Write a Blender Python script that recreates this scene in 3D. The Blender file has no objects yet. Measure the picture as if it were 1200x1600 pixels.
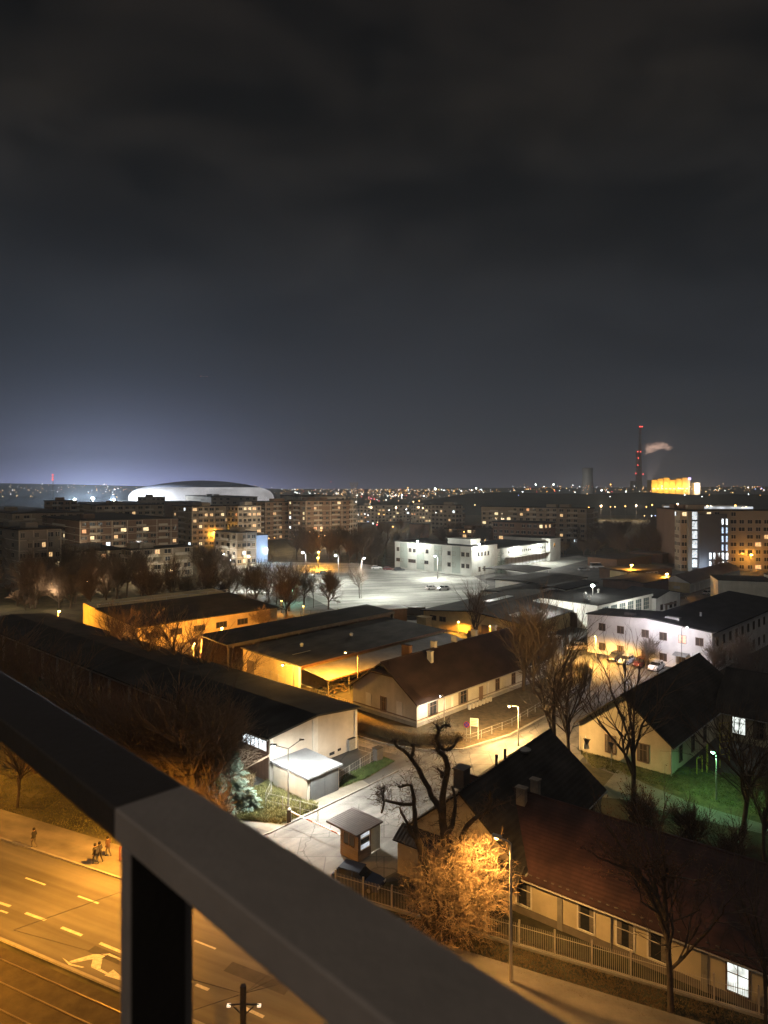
import bpy, math, random
from mathutils import Vector, Matrix
R = math.radians
S = bpy.context.scene
COL = S.collection
# ------------------------------------------------------------------ camera
F = 1070.0; HZ = 762.0; HC = 33.0          # focal length and horizon row in photo pixels, eye height in metres
cd = bpy.data.cameras.new("camera"); cam = bpy.data.objects.new("camera", cd); COL.objects.link(cam)
cam.location = (0, 0, HC); cam.rotation_euler = (R(90), 0, 0)
cd.sensor_fit = 'VERTICAL'; cd.sensor_height = 36; cd.lens = 36*F/1600; cd.shift_y = -(800-HZ)/1600
cd.clip_start = 0.05; cd.clip_end = 20000
cd.dof.use_dof = True; cd.dof.focus_distance = 90; cd.dof.aperture_fstop = 4.8
S.camera = cam
S.view_settings.view_transform = 'Standard'; S.view_settings.look = 'None'
S.view_settings.exposure = 0; S.view_settings.gamma = 1
S.cycles.use_denoising = True
S.cycles.max_bounces = 4; S.cycles.diffuse_bounces = 2; S.cycles.glossy_bounces = 2
S.cycles.transmission_bounces = 3; S.cycles.transparent_max_bounces = 6; S.cycles.volume_bounces = 0
S.cycles.sample_clamp_indirect = 3; S.cycles.sample_clamp_direct = 0
S.cycles.caustics_reflective = False; S.cycles.caustics_refractive = False
try: S.cycles.use_light_tree = True
except Exception: pass

def lin(c):
    return tuple(((x/255)/12.92 if x/255 <= .04045 else ((x/255+.055)/1.055)**2.4) for x in c)

# ------------------------------------------------------------------ night sky (city glow under cloud)
w = bpy.data.worlds.new("World"); S.world = w; w.use_nodes = True
nt = w.node_tree; N = nt.nodes; LK = nt.links; N.clear()
def nd(t, **k):
    n = N.new(t)
    for a, b in k.items(): setattr(n, a, b)
    return n
def mth(op, a, b=None, clamp=False):
    n = nd('ShaderNodeMath', operation=op); n.use_clamp = clamp
    for i, v in enumerate((a, b)):
        if v is None: continue
        if isinstance(v, (int, float)): n.inputs[i].default_value = v
        else: LK.new(v, n.inputs[i])
    return n.outputs[0]
tc = nd('ShaderNodeTexCoord'); sep = nd('ShaderNodeSeparateXYZ'); LK.new(tc.outputs['Generated'], sep.inputs[0])
ramp = nd('ShaderNodeValToRGB'); LK.new(sep.outputs[2], ramp.inputs[0])
st = [(0, (84, 82, 90)), (.03, (66, 66, 74)), (.08, (43, 47, 54)), (.15, (34, 38, 45)), (.238, (30, 33, 38)), (.32, (28, 29, 31)), (.465, (27, 25, 23)), (.60, (22, 20, 19)), (1, (18, 17, 16))]
er = ramp.color_ramp
while len(er.elements) < len(st): er.elements.new(.5)
for e, (p, c) in zip(er.elements, st): e.position = p; e.color = (*lin(c), 1)
az = mth('ARCTAN2', sep.outputs[0], sep.outputs[1])
zc = mth('MAXIMUM', sep.outputs[2], 0)
def glow(a0, sg, ez, col, k):
    d = mth('DIVIDE', mth('SUBTRACT', az, a0), sg)
    g = mth('EXPONENT', mth('MULTIPLY', mth('MULTIPLY', d, d), -1))
    e = mth('EXPONENT', mth('MULTIPLY', zc, -1/ez))
    v = mth('MULTIPLY', mth('MULTIPLY', g, e), k)
    m = nd('ShaderNodeMix', data_type='RGBA', blend_type='MULTIPLY'); m.inputs[0].default_value = 1
    m.inputs[6].default_value = (*col, 1); LK.new(v, m.inputs[7]); return m.outputs[2]
g1 = glow(-.37, .18, .034, (.48, .54, 1.0), 1.45)
g2 = glow(-.26, .40, .085, (.46, .54, 1.0), .075)
g3 = glow(.36, .12, .03, (1, .62, .38), .03)
nz = nd('ShaderNodeTexNoise'); mp = nd('ShaderNodeMapping'); mp.inputs['Scale'].default_value = (1.2, 1.2, 2.6)
LK.new(tc.outputs['Generated'], mp.inputs[0]); LK.new(mp.outputs[0], nz.inputs['Vector'])
nz.inputs['Scale'].default_value = 3.4; nz.inputs['Detail'].default_value = 5; nz.inputs['Roughness'].default_value = .5; nz.inputs['Distortion'].default_value = .35
cr = nd('ShaderNodeValToRGB'); LK.new(nz.outputs[0], cr.inputs[0])
cr.color_ramp.elements[0].position = .36; cr.color_ramp.elements[0].color = (.30, .34, .38, 1)
cr.color_ramp.elements[1].position = .60; cr.color_ramp.elements[1].color = (1.32, 1.24, 1.16, 1)
fade = nd('ShaderNodeMapRange'); LK.new(sep.outputs[2], fade.inputs[0]); fade.inputs[1].default_value = .08; fade.inputs[2].default_value = .38
mx = nd('ShaderNodeMix', data_type='RGBA', blend_type='MULTIPLY'); LK.new(fade.outputs[0], mx.inputs[0]); LK.new(ramp.outputs[0], mx.inputs[6]); LK.new(cr.outputs[0], mx.inputs[7])
acc = mx.outputs[2]
for g in (g1, g2, g3):
    a = nd('ShaderNodeMix', data_type='RGBA', blend_type='ADD'); a.inputs[0].default_value = 1
    LK.new(acc, a.inputs[6]); LK.new(g, a.inputs[7]); acc = a.outputs[2]
bg = nd('ShaderNodeBackground'); LK.new(acc, bg.inputs[0]); bg.inputs[1].default_value = 1.0
ow = nd('ShaderNodeOutputWorld'); LK.new(bg.outputs[0], ow.inputs[0])

# light of the city thrown back by the low cloud: one very soft, weak sun from overhead
sl = bpy.data.lights.new("sun", 'SUN'); sl.energy = .34; sl.angle = R(100); sl.color = (1, .90, .78)
so = bpy.data.objects.new("sun", sl); COL.objects.link(so); so.rotation_euler = (R(22), R(-8), 0)

# ------------------------------------------------------------------ materials
MC = {}
def mat(name, col, rough=.85, var=.18, sc=.6, bump=.0, metal=0, emit=0, ecol=None, tiles=None, spec=.3, var2=None, joints=None):
    if name in MC: return MC[name]
    m = bpy.data.materials.new(name); m.use_nodes = True; t = m.node_tree; b = t.nodes['Principled BSDF']
    b.inputs['Roughness'].default_value = rough; b.inputs['Metallic'].default_value = metal
    b.inputs['Specular IOR Level'].default_value = spec
    c = t.nodes.new('ShaderNodeTexCoord'); n = t.nodes.new('ShaderNodeTexNoise'); n.inputs['Scale'].default_value = sc; n.inputs['Detail'].default_value = 6; n.inputs['Roughness'].default_value = .65
    t.links.new(c.outputs['Object'], n.inputs['Vector'])
    r = t.nodes.new('ShaderNodeValToRGB'); t.links.new(n.outputs[0], r.inputs[0])
    r.color_ramp.elements[0].position = .3; r.color_ramp.elements[1].position = .7
    c2 = var2 if var2 else col
    r.color_ramp.elements[0].color = (*[x*(1-var) for x in col], 1); r.color_ramp.elements[1].color = (*[min(1, x*(1+var)) for x in c2], 1)
    out = r.outputs[0]
    h = None
    if tiles:                      # (scale, direction)
        wv = t.nodes.new('ShaderNodeTexWave'); wv.bands_direction = tiles[1]; wv.inputs['Scale'].default_value = tiles[0]; wv.inputs['Distortion'].default_value = 0
        t.links.new(c.outputs['Object'], wv.inputs['Vector']); h = wv.outputs['Fac']
        mm = t.nodes.new('ShaderNodeMix'); mm.data_type = 'RGBA'; mm.blend_type = 'MULTIPLY'; mm.inputs[0].default_value = .16
        t.links.new(out, mm.inputs[6]); t.links.new(wv.outputs['Color'], mm.inputs[7]); out = mm.outputs[2]
    if joints:                     # a coarse grid of worn slabs or bricks (w, h, mortar, dark)
        bk = t.nodes.new('ShaderNodeTexBrick'); bk.inputs['Scale'].default_value = 1
        bk.inputs['Brick Width'].default_value = joints[0]; bk.inputs['Row Height'].default_value = joints[1]; bk.inputs['Mortar Size'].default_value = joints[2]
        bk.inputs['Color1'].default_value = (1, 1, 1, 1); bk.inputs['Color2'].default_value = (.82, .82, .82, 1); bk.inputs['Mortar'].default_value = (joints[3],)*3+(1,)
        t.links.new(c.outputs['Object'], bk.inputs['Vector'])
        mm = t.nodes.new('ShaderNodeMix'); mm.data_type = 'RGBA'; mm.blend_type = 'MULTIPLY'; mm.inputs[0].default_value = 1
        t.links.new(out, mm.inputs[6]); t.links.new(bk.outputs['Color'], mm.inputs[7]); out = mm.outputs[2]
    t.links.new(out, b.inputs['Base Color'])
    if bump or h:
        bp = t.nodes.new('ShaderNodeBump'); bp.inputs['Strength'].default_value = bump or .5; bp.inputs['Distance'].default_value = .05
        if h is None:
            n2 = t.nodes.new('ShaderNodeTexNoise'); n2.inputs['Scale'].default_value = sc*9; n2.inputs['Detail'].default_value = 4
            t.links.new(c.outputs['Object'], n2.inputs['Vector']); h = n2.outputs[0]
        t.links.new(h, bp.inputs['Height']); t.links.new(bp.outputs[0], b.inputs['Normal'])
    if emit:
        b.inputs['Emission Color'].default_value = (*(ecol or col), 1); b.inputs['Emission Strength'].default_value = emit
    MC[name] = m; return m
def emat(name, col, k):
    if name in MC: return MC[name]
    m = bpy.data.materials.new(name); m.use_nodes = True; t = m.node_tree; b = t.nodes['Principled BSDF']
    b.inputs['Base Color'].default_value = (.3, .3, .3, 1); b.inputs['Emission Color'].default_value = (*col, 1); b.inputs['Emission Strength'].default_value = k
    MC[name] = m; return m
def lit_window(name, col, k, sc=1.7):
    """a lit room seen through its window: uneven light, curtains"""
    m = emat(name, col, k); t = m.node_tree; b = t.nodes['Principled BSDF']
    c = t.nodes.new('ShaderNodeTexCoord'); n = t.nodes.new('ShaderNodeTexNoise'); n.inputs['Scale'].default_value = sc; n.inputs['Detail'].default_value = 3
    t.links.new(c.outputs['Object'], n.inputs['Vector'])
    r = t.nodes.new('ShaderNodeMapRange'); r.inputs[1].default_value = .35; r.inputs[2].default_value = .65; r.inputs[3].default_value = k*.45; r.inputs[4].default_value = k*1.35
    t.links.new(n.outputs[0], r.inputs[0]); t.links.new(r.outputs[0], b.inputs['Emission Strength']); return m
SOD = (1, .395, .035); WARM = (1, .72, .40); LED = (.98, .96, .84); COOLW = (.90, .97, 1.0)

# ------------------------------------------------------------------ helpers
def W(px, py, z=0.0):
    """the point at height z that the photo shows at that pixel"""
    Z = (HC-z)*F/(py-HZ); return Vector(((px-600)*Z/F, Z, z))
def Wz(px, py, Z):
    return Vector(((px-600)*Z/F, Z, HC-(py-HZ)*Z/F))
def tag(o, label=None, cat=None, group=None, kind=None):
    if label: o['label'] = label
    if cat: o['category'] = cat
    if group: o['group'] = group
    if kind: o['kind'] = kind
    return o
def thing(name, label, cat, loc=(0, 0, 0), rz=0, group=None):
    o = bpy.data.objects.new(name, None); COL.objects.link(o); o.location = loc; o.rotation_euler = (0, 0, rz); o.empty_display_size = .2
    return tag(o, label, cat, group)
class MB:
    def __init__(s): s.v = []; s.f = []; s.m = []
    def quad(s, *p, m=0):
        i = len(s.v); s.v += [tuple(q) for q in p]; s.f.append(tuple(range(i, i+len(p)))); s.m.append(m); return s
    def box(s, a, b, m=0):
        x0, y0, z0 = a; x1, y1, z1 = b; i = len(s.v)
        s.v += [(x0, y0, z0), (x1, y0, z0), (x1, y1, z0), (x0, y1, z0), (x0, y0, z1), (x1, y0, z1), (x1, y1, z1), (x0, y1, z1)]
        for q in ((0, 3, 2, 1), (4, 5, 6, 7), (0, 1, 5, 4), (1, 2, 6, 5), (2, 3, 7, 6), (3, 0, 4, 7)): s.f.append(tuple(i+k for k in q)); s.m.append(m)
        return s
    def prism(s, poly, d, m=0):
        """polygon (3-D points) pushed along d"""
        n = len(poly); i = len(s.v); d = Vector(d)
        s.v += [tuple(p) for p in poly] + [tuple(Vector(p)+d) for p in poly]
        s.f.append(tuple(i+k for k in range(n))); s.m.append(m); s.f.append(tuple(i+n+k for k in reversed(range(n)))); s.m.append(m)
        for k in range(n):
            j = (k+1) % n; s.f.append((i+k, i+n+k, i+n+j, i+j)); s.m.append(m)
        return s
    def tube(s, p, q, r0, r1=None, n=6, m=0, cap=True):
        p = Vector(p); q = Vector(q); r1 = r0 if r1 is None else r1
        d = (q-p)
        if d.length < 1e-6: return s
        d.normalize(); a = d.cross(Vector((0, 0, 1)) if abs(d.z) < .9 else Vector((1, 0, 0))).normalized(); b = d.cross(a); i = len(s.v)
        for c, r in ((p, r0), (q, r1)):
            for k in range(n):
                t = 2*math.pi*k/n; s.v.append(tuple(c+a*(r*math.cos(t))+b*(r*math.sin(t))))
        for k in range(n):
            j = (k+1) % n; s.f.append((i+k, i+j, i+n+j, i+n+k)); s.m.append(m)
        if cap: s.f.append(tuple(i+k for k in reversed(range(n)))); s.m.append(m); s.f.append(tuple(i+n+k for k in range(n))); s.m.append(m)
        return s
    def path(s, pts, r, n=6, m=0):
        for a, b in zip(pts, pts[1:]): s.tube(a, b, r, r, n, m)
        return s
    def lathe(s, prof, c=(0, 0, 0), n=16, m=0, sy=1):
        i = len(s.v)
        for r, z in prof:
            for k in range(n):
                t = 2*math.pi*k/n; s.v.append((c[0]+r*math.cos(t), c[1]+sy*r*math.sin(t), c[2]+z))
        for a in range(len(prof)-1):
            for k in range(n):
                j = (k+1) % n; s.f.append((i+a*n+k, i+a*n+j, i+(a+1)*n+j, i+(a+1)*n+k)); s.m.append(m)
        s.f.append(tuple(i+k for k in reversed(range(n)))); s.m.append(m)
        e = i+(len(prof)-1)*n; s.f.append(tuple(e+k for k in range(n))); s.m.append(m); return s
    def mesh(s, name, mats, smooth=False):
        me = bpy.data.meshes.new(name); me.from_pydata(s.v, [], s.f)
        for x in (mats if isinstance(mats, (list, tuple)) else [mats]): me.materials.append(x)
        me.polygons.foreach_set('material_index', s.m)
        if smooth: me.polygons.foreach_set('use_smooth', [True]*len(s.f))
        me.update(); return me
    def build(s, name, mats, parent=None, smooth=False, loc=None, rz=None):
        return put(name, s.mesh(name, mats, smooth), parent, loc, rz)
def put(name, me, parent=None, loc=None, rz=None):
    o = bpy.data.objects.new(name, me); COL.objects.link(o)
    if parent is not None: o.parent = parent
    if loc is not None: o.location = loc
    if rz is not None: o.rotation_euler = (0, 0, rz)
    return o
GAIN = 2.9
def light(parent, loc, col, power, kind='SPOT', size=.12, cone=150, rot=(0, 0, 0), blend=.6):
    power = power*(GAIN if power > 10 else 1)
    l = bpy.data.lights.new("lamp_or_fill_light", kind); l.energy = power; l.color = col; l.shadow_soft_size = size
    if kind == 'SPOT': l.spot_size = R(cone); l.spot_blend = blend
    o = bpy.data.objects.new("lamp_or_fill_light", l); COL.objects.link(o); o.location = loc; o.rotation_euler = rot  # serves real lamps and also added lights that have no lamp
    if parent is not None: o.parent = parent
    return o
def sheet(name, pts, z, m, kind='structure'):
    """a sheet lying on the ground through pixels (or metres) on the ground plane"""
    b = MB(); b.quad(*[(p[0], p[1], z) for p in pts])
    o = b.build(name, m); tag(o, kind=kind); return o
def gp(*a): return [W(x, y) for x, y in a]

# road axes: r along the avenue (to the left and away), n across it (away)
RD = Vector((-.903, .43, 0)).normalized(); RN = Vector((.43, .903, 0)).normalized()
def rp(t, s, z=0): return RD*t + RN*s + Vector((0, 0, z))

# ------------------------------------------------------------------ ground, roads
M_soil = mat('dark_grass_soil', (.035, .036, .018), .95, .5, .35, .8, var2=(.05, .045, .025))
M_asph = mat('worn_asphalt', (.075, .073, .07), .8, .4, .12, .35)
M_road = mat('avenue_asphalt', (.12, .112, .10), .75, .22, .10, .25)
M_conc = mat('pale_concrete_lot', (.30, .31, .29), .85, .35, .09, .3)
M_pave = mat('paving', (.17, .155, .13), .9, .2, .5, .3)
M_kerb = mat('kerb_stone', (.26, .25, .23), .9, .15, 2)
M_line = mat('road_paint', (.50, .48, .44), .8, .35, 4)
M_lawn = mat('thin_lawn', (.05, .062, .018), .95, .5, 1.1, .8, var2=(.085, .075, .03))
M_brown = mat('brown_leaf_litter', (.075, .055, .028), .95, .5, 1.3, .8)
def worn(m, rot, sc=(.05, 1.3, 1), amt=(.62, 1.28), cracks=0.0):
    """tyre polish and stains drawn out along the way people drive, and thin cracks"""
    t = m.node_tree; b = t.nodes['Principled BSDF']; src = b.inputs['Base Color'].links[0].from_socket
    c = t.nodes.new('ShaderNodeTexCoord'); mp = t.nodes.new('ShaderNodeMapping'); mp.inputs['Rotation'].default_value = (0, 0, -rot)
    m2 = t.nodes.new('ShaderNodeMapping'); m2.inputs['Scale'].default_value = sc
    n = t.nodes.new('ShaderNodeTexNoise'); n.inputs['Scale'].default_value = 1; n.inputs['Detail'].default_value = 5
    t.links.new(c.outputs['Object'], mp.inputs[0]); t.links.new(mp.outputs[0], m2.inputs[0]); t.links.new(m2.outputs[0], n.inputs[0])
    r = t.nodes.new('ShaderNodeMapRange'); r.inputs[1].default_value = .32; r.inputs[2].default_value = .68; r.inputs[3].default_value = amt[0]; r.inputs[4].default_value = amt[1]; t.links.new(n.outputs[0], r.inputs[0])
    k = t.nodes.new('ShaderNodeMix'); k.data_type = 'RGBA'; k.blend_type = 'MULTIPLY'; k.inputs[0].default_value = 1; t.links.new(src, k.inputs[6]); t.links.new(r.outputs[0], k.inputs[7]); out = k.outputs[2]
    if cracks:
        v = t.nodes.new('ShaderNodeTexVoronoi'); v.feature = 'DISTANCE_TO_EDGE'; v.inputs['Scale'].default_value = cracks; nn = t.nodes.new('ShaderNodeTexNoise'); nn.inputs['Scale'].default_value = .9; nn.inputs['Detail'].default_value = 4
        ad = t.nodes.new('ShaderNodeMix'); ad.data_type = 'RGBA'; ad.blend_type = 'ADD'; ad.inputs[0].default_value = 1.4; t.links.new(c.outputs['Object'], ad.inputs[6]); t.links.new(c.outputs['Object'], nn.inputs[0]); t.links.new(nn.outputs['Color'], ad.inputs[7]); t.links.new(ad.outputs[2], v.inputs[0])
        r2 = t.nodes.new('ShaderNodeMapRange'); r2.inputs[1].default_value = .0; r2.inputs[2].default_value = .012; r2.inputs[3].default_value = .45; r2.inputs[4].default_value = 1; t.links.new(v.outputs['Distance'], r2.inputs[0])
        k2 = t.nodes.new('ShaderNodeMix'); k2.data_type = 'RGBA'; k2.blend_type = 'MULTIPLY'; k2.inputs[0].default_value = 1; t.links.new(out, k2.inputs[6]); t.links.new(r2.outputs[0], k2.inputs[7]); out = k2.outputs[2]
    t.links.new(out, b.inputs['Base Color'])
worn(M_road, math.atan2(.43, -.903), (.03, 1.1, 1), (.68, 1.22)); worn(M_asph, R(47), (.12, .5, 1), (.6, 1.3), .09); worn(M_conc, R(15), (.03, .35, 1), (.6, 1.2)); worn(M_pave, R(155), (.2, .8, 1), (.75, 1.2)); worn(M_soil, .3, (.2, .2, 1), (.5, 1.5))
g = MB(); g.quad((-6000, -300, 0), (6000, -300, 0), (6000, 9000, 0), (-6000, 9000, 0)); tag(g.build('ground', M_soil), kind='structure')
def band(name, s0, s1, z, m, t0=-70, t1=160): return sheet(name, [rp(t0, s0), rp(t1, s0), rp(t1, s1), rp(t0, s1)], z, m)
band('road', 33.2, 42.5, .012, M_road)
band('tram_bed', 26.5, 32.6, .008, mat('tram_bed_grass', (.05, .04, .025), .95, .4, .8, .6))
band('opposite_road', 14, 24.5, .012, M_road)
b = MB()
for s in (31.7, 30.2, 28.6, 27.1): b.prism([rp(-70, s, .0), rp(160, s, 0), rp(160, s+.07, 0), rp(-70, s+.07, 0)], (0, 0, .06))
tag(b.build('tram_rail', mat('rail_steel', (.22, .19, .16), .5, .1, 3, metal=.7)), kind='structure')
b = MB()
for s0, s1 in ((42.5, 42.7), (33.0, 33.2)): b.prism([rp(-70, s0), rp(160, s0), rp(160, s1), rp(-70, s1)], (0, 0, .13))
tag(b.build('kerb', M_kerb), kind='structure')
b = MB(); b.prism([rp(-70, 42.7), rp(160, 42.7), rp(160, 46.4), rp(-70, 46.4)], (0, 0, .12)); tag(b.build('pavement', M_pave), kind='structure')
# painted markings of the avenue
b = MB()
def dash(px0, py0, px1, py1, wd=.14):
    p = W(px0, py0, .018); q = W(px1, py1, .018); d = (q-p).normalized(); n = Vector((-d.y, d.x, 0))*wd; b.quad(p-n, q-n, q+n, p+n)
for a in ((40, 1371.5, 71, 1382.5), (122, 1400, 154, 1411.5), (304, 1469.5, 337, 1482.5), (-40, 1343, -12, 1353)): dash(*a, wd=.08)
for a in ((-8, 1408, 16, 1416), (40, 1426.5, 71, 1437.5), (96, 1449, 128, 1461.5), (156, 1473.5, 191, 1488), (230, 1506, 262, 1519), (306, 1538.5, 326, 1546.5), (-60, 1386, -36, 1396), (380, 1574, 412, 1589)): dash(*a, wd=.12)
dash(0, 1422.5, 12, 1426.5, .08); dash(169, 1490.5, 205, 1507, .09)
def ppoly(*pts): b.quad(*[W(x, y, .018) for x, y in pts])
ppoly((97, 1496), (112, 1506), (132, 1511), (128, 1512), (108, 1508)); ppoly((108, 1502), (145, 1491), (170, 1490), (158, 1498), (142, 1499), (112, 1505))
ppoly((145, 1499), (160, 1498), (157, 1514), (142, 1510)); ppoly((142, 1511), (156, 1513), (170, 1521), (165, 1522)); ppoly((163, 1524), (177, 1515), (203, 1536))
tag(b.build('road_markings', M_line), kind='structure')
for i, (t_, s_m) in enumerate(((14, 38.2), (27, 40.6), (22.5, 34.6), (9, 41.2))):
    mh = MB(); mh.lathe([(.42, 0), (.42, .006)], n=20); mh.lathe([(.30, .0065), (.30, .009)], n=16); o = mh.build('manhole_cover', mat('cast_iron', (.05, .045, .04), .6, .3, 8), loc=rp(t_, s_m, .013)); tag(o, ('round iron manhole cover in the middle lane of the avenue', 'round iron manhole cover near the pavement kerb', 'round iron manhole cover nearest the tram track', 'round iron manhole cover behind the railing post')[i], 'manhole cover')
b = MB()
for t_, s_m, l_, w_ in ((25, 37.4, 5, 1.1), (12, 39.9, 3, 1.4), (33, 34.8, 7, .8), (5, 36.2, 4, 1.0)): b.quad(rp(t_, s_m, .0155), rp(t_+l_, s_m+.1, .0155), rp(t_+l_, s_m+w_, .0155), rp(t_, s_m+w_-.1, .0155))
tag(b.build('road_patch', mat('tar_patch', (.055, .05, .048), .8, .3, .8)), kind='structure')
# compound yards
sheet('yard_asphalt', gp((300, 1330), (500, 1398), (640, 1372), (700, 1300), (905, 1190), (1000, 1225), (1210, 1225), (1230, 1010), (1200, 880), (880, 866), (700, 880), (460, 895), (400, 940), (250, 960), (130, 990), (380, 1100), (400, 1200)), .010, M_asph)
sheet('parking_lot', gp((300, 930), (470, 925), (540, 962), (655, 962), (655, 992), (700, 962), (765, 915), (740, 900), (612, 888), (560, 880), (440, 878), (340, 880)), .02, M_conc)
sheet('dock_apron', gp((782, 884), (800, 880), (905, 868), (925, 873), (835, 896), (790, 893)), .022, M_conc)
sheet('sandy_yard', gp((215, 990), (440, 958), (480, 1000), (400, 1040), (470, 1083), (555, 1108), (520, 1120), (100, 1000)), .02, mat('sandy_yard', (.20, .16, .10), .9, .35, .3, .4))
sheet('gate_lane', gp((330, 1345), (424, 1303), (578, 1228), (650, 1187), (560, 1165), (556, 1152), (660, 1176), (722, 1176), (800, 1152), (872, 1114), (920, 1078), (980, 1060), (1010, 1080), (905, 1190), (700, 1320), (600, 1372), (500, 1398)), .022, mat('gate_lane_concrete', (.17, .165, .16), .85, .3, .25, .3, joints=(5.2, 3.4, .05, .55))); worn(MC['gate_lane_concrete'], R(47), (.10, .7, 1), (.6, 1.25), .16)
sheet('gate_apron', gp((487, 1252), (527, 1234), (560, 1215), (577, 1226), (500, 1263), (424, 1300), (372, 1287), (420, 1280)), .03, M_pave)
sheet('lawn', gp((300, 1275), (418, 1222), (484, 1250), (498, 1263), (440, 1290), (385, 1282), (330, 1300)), .034, mat('frosty_lawn', (.085, .10, .035), .95, .5, 1.6, .9, var2=(.15, .14, .07)))
sheet('lawn', gp((527, 1234), (535, 1212), (600, 1184), (617, 1190), (575, 1216)), .036, M_lawn)
sheet('lawn', gp((558, 1108), (556, 1148), (600, 1161), (660, 1171), (722, 1170), (797, 1147), (868, 1109), (915, 1074), (922, 1052), (905, 1042), (862, 1045), (655, 1130)), .036, M_brown)
sheet('lawn', gp((903, 1170), (1050, 1210), (1200, 1215), (1200, 1290), (1080, 1262), (1000, 1222), (945, 1200), (925, 1200)), .036, M_lawn)
sheet('footpath', gp((930, 1245), (965, 1203), (1010, 1226), (1090, 1258), (1200, 1290), (1200, 1305), (1060, 1275), (975, 1250)), .042, mat('path_gravel', (.14, .14, .13), .9, .3, .6, .4))
b = MB()   # kerb round the gatehouse lawn
kp = [W(*q) for q in ((556, 1150), (600, 1162.5), (660, 1172.5), (722, 1171.5), (797, 1148.5), (868, 1110.5), (915, 1075.5), (923, 1052))]
for p, q in zip(kp, kp[1:]):
    d = (q-p).normalized(); n = Vector((-d.y, d.x, 0))*.09; b.prism([p-n, q-n, q+n, p+n], (0, 0, .16))
kp = [W(*q) for q in ((372, 1320), (424, 1301), (577, 1227.5), (622, 1205))]
for p, q in zip(kp, kp[1:]):
    d = (q-p).normalized(); n = Vector((-d.y, d.x, 0))*.07; b.prism([p-n, q-n, q+n, p+n], (0, 0, .12))
tag(b.build('kerb', M_kerb), kind='structure')
b = MB()
p = W(868, 1108); q = W(921, 1060); d = (q-p).normalized(); n = Vector((-d.y, d.x, 0))*.15; b.prism([p-n, q-n, q+n, p+n], (0, 0, .75))
tag(b.build('low_wall', M_kerb), 'low whitish concrete wall curving round the brown lawn by the white gabled house', 'wall')
# far ground: low hills at the horizon
def hills(name, prof, Z, m):
    b = MB(); top = [Wz(x, y, Z) for x, y in prof]; n = len(top)
    fr = [Vector((p.x*.75, Z*.75, 0)) for p in top]; bk = [Vector((p.x*1.2, Z*1.25, 0)) for p in top]
    for i in range(n-1):
        b.quad(fr[i], fr[i+1], top[i+1], top[i]); b.quad(top[i], top[i+1], bk[i+1], bk[i])
    tag(b.build(name, m, smooth=True), kind='structure')
M_hill = mat('wooded_hill', (.055, .06, .06), .95, .4, .01)
hills('hills', [(-900, 764), (-400, 757), (-100, 754), (0, 755), (60, 756), (120, 757), (200, 759), (300, 761), (450, 764), (600, 764), (700, 763), (800, 762), (900, 762), (1050, 761), (1200, 760), (1500, 757), (2200, 762)], 3600, M_hill)
hills('wooded_rise', [(640, 785), (690, 778), (730, 771), (790, 769), (860, 771), (930, 772), (1010, 769), (1080, 773), (1140, 772), (1200, 773), (1300, 777), (1500, 790)], 1100, mat('wood_mass', (.022, .026, .018), .95, .5, .03, .6))

# ------------------------------------------------------------------ building blocks
def frame(px, py, z, deg):
    p = W(px, py, z); return (p.x, p.y, 0), R(deg)
M_dark = mat('dark_glass', (.025, .027, .03), .12, .3, 3, spec=.5)
M_dark2 = mat('brown_blind_glass', (.06, .045, .035), .25, .3, 6, spec=.5)
M_frame = mat('window_frame_white', (.62, .60, .55), .6, .1, 4)
M_bframe = mat('window_frame_brown', (.16, .11, .08), .6, .15, 4)
M_gutter = mat('zinc', (.32, .32, .31), .5, .15, 3, metal=.4)
E_warm = lit_window('lit_room_warm', (1, .60, .26), 1.1); E_warm2 = lit_window('lit_room_yellow', (1, .78, .42), 1.5)
E_cool = lit_window('lit_room_white', (.86, .95, 1), 2.6); E_blue = lit_window('lit_room_bluish', (.55, .75, 1), 1.6)
E_orange = lit_window('lit_room_orange', (1, .42, .15), 1.2)
WM = {}
def window_mesh(wd, ht, pane, fr, surround=.12, bars=(1, 1), key=''):
    k = (round(wd, 2), round(ht, 2), pane.name, fr.name, bars, key)
    if k in WM: return WM[k]
    b = MB(); s = surround; t = .06
    for a, c in (((-wd/2-s, -.05, -s), (-wd/2, .02, ht+s)), ((wd/2, -.05, -s), (wd/2+s, .02, ht+s)), ((-wd/2, -.05, ht), (wd/2, .02, ht+s)), ((-wd/2, -.12, -s), (wd/2, .02, 0))): b.box(a, c)
    for i in range(1, bars[0]+1):
        x = -wd/2+wd*i/(bars[0]+1); b.box((x-t/2, -.035, 0), (x+t/2, .0, ht))
    for i in range(1, bars[1]+1):
        z = ht*i/(bars[1]+1) if bars[1] > 1 else ht*.66; b.box((-wd/2, -.030, z-t/2), (wd/2, .0, z+t/2))
    f = b.mesh('window', fr)
    p = MB(); p.box((-wd/2, -.015, 0), (wd/2, .015, ht)); pm = p.mesh('pane', pane)
    WM[k] = (f, pm); return WM[k]
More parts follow.
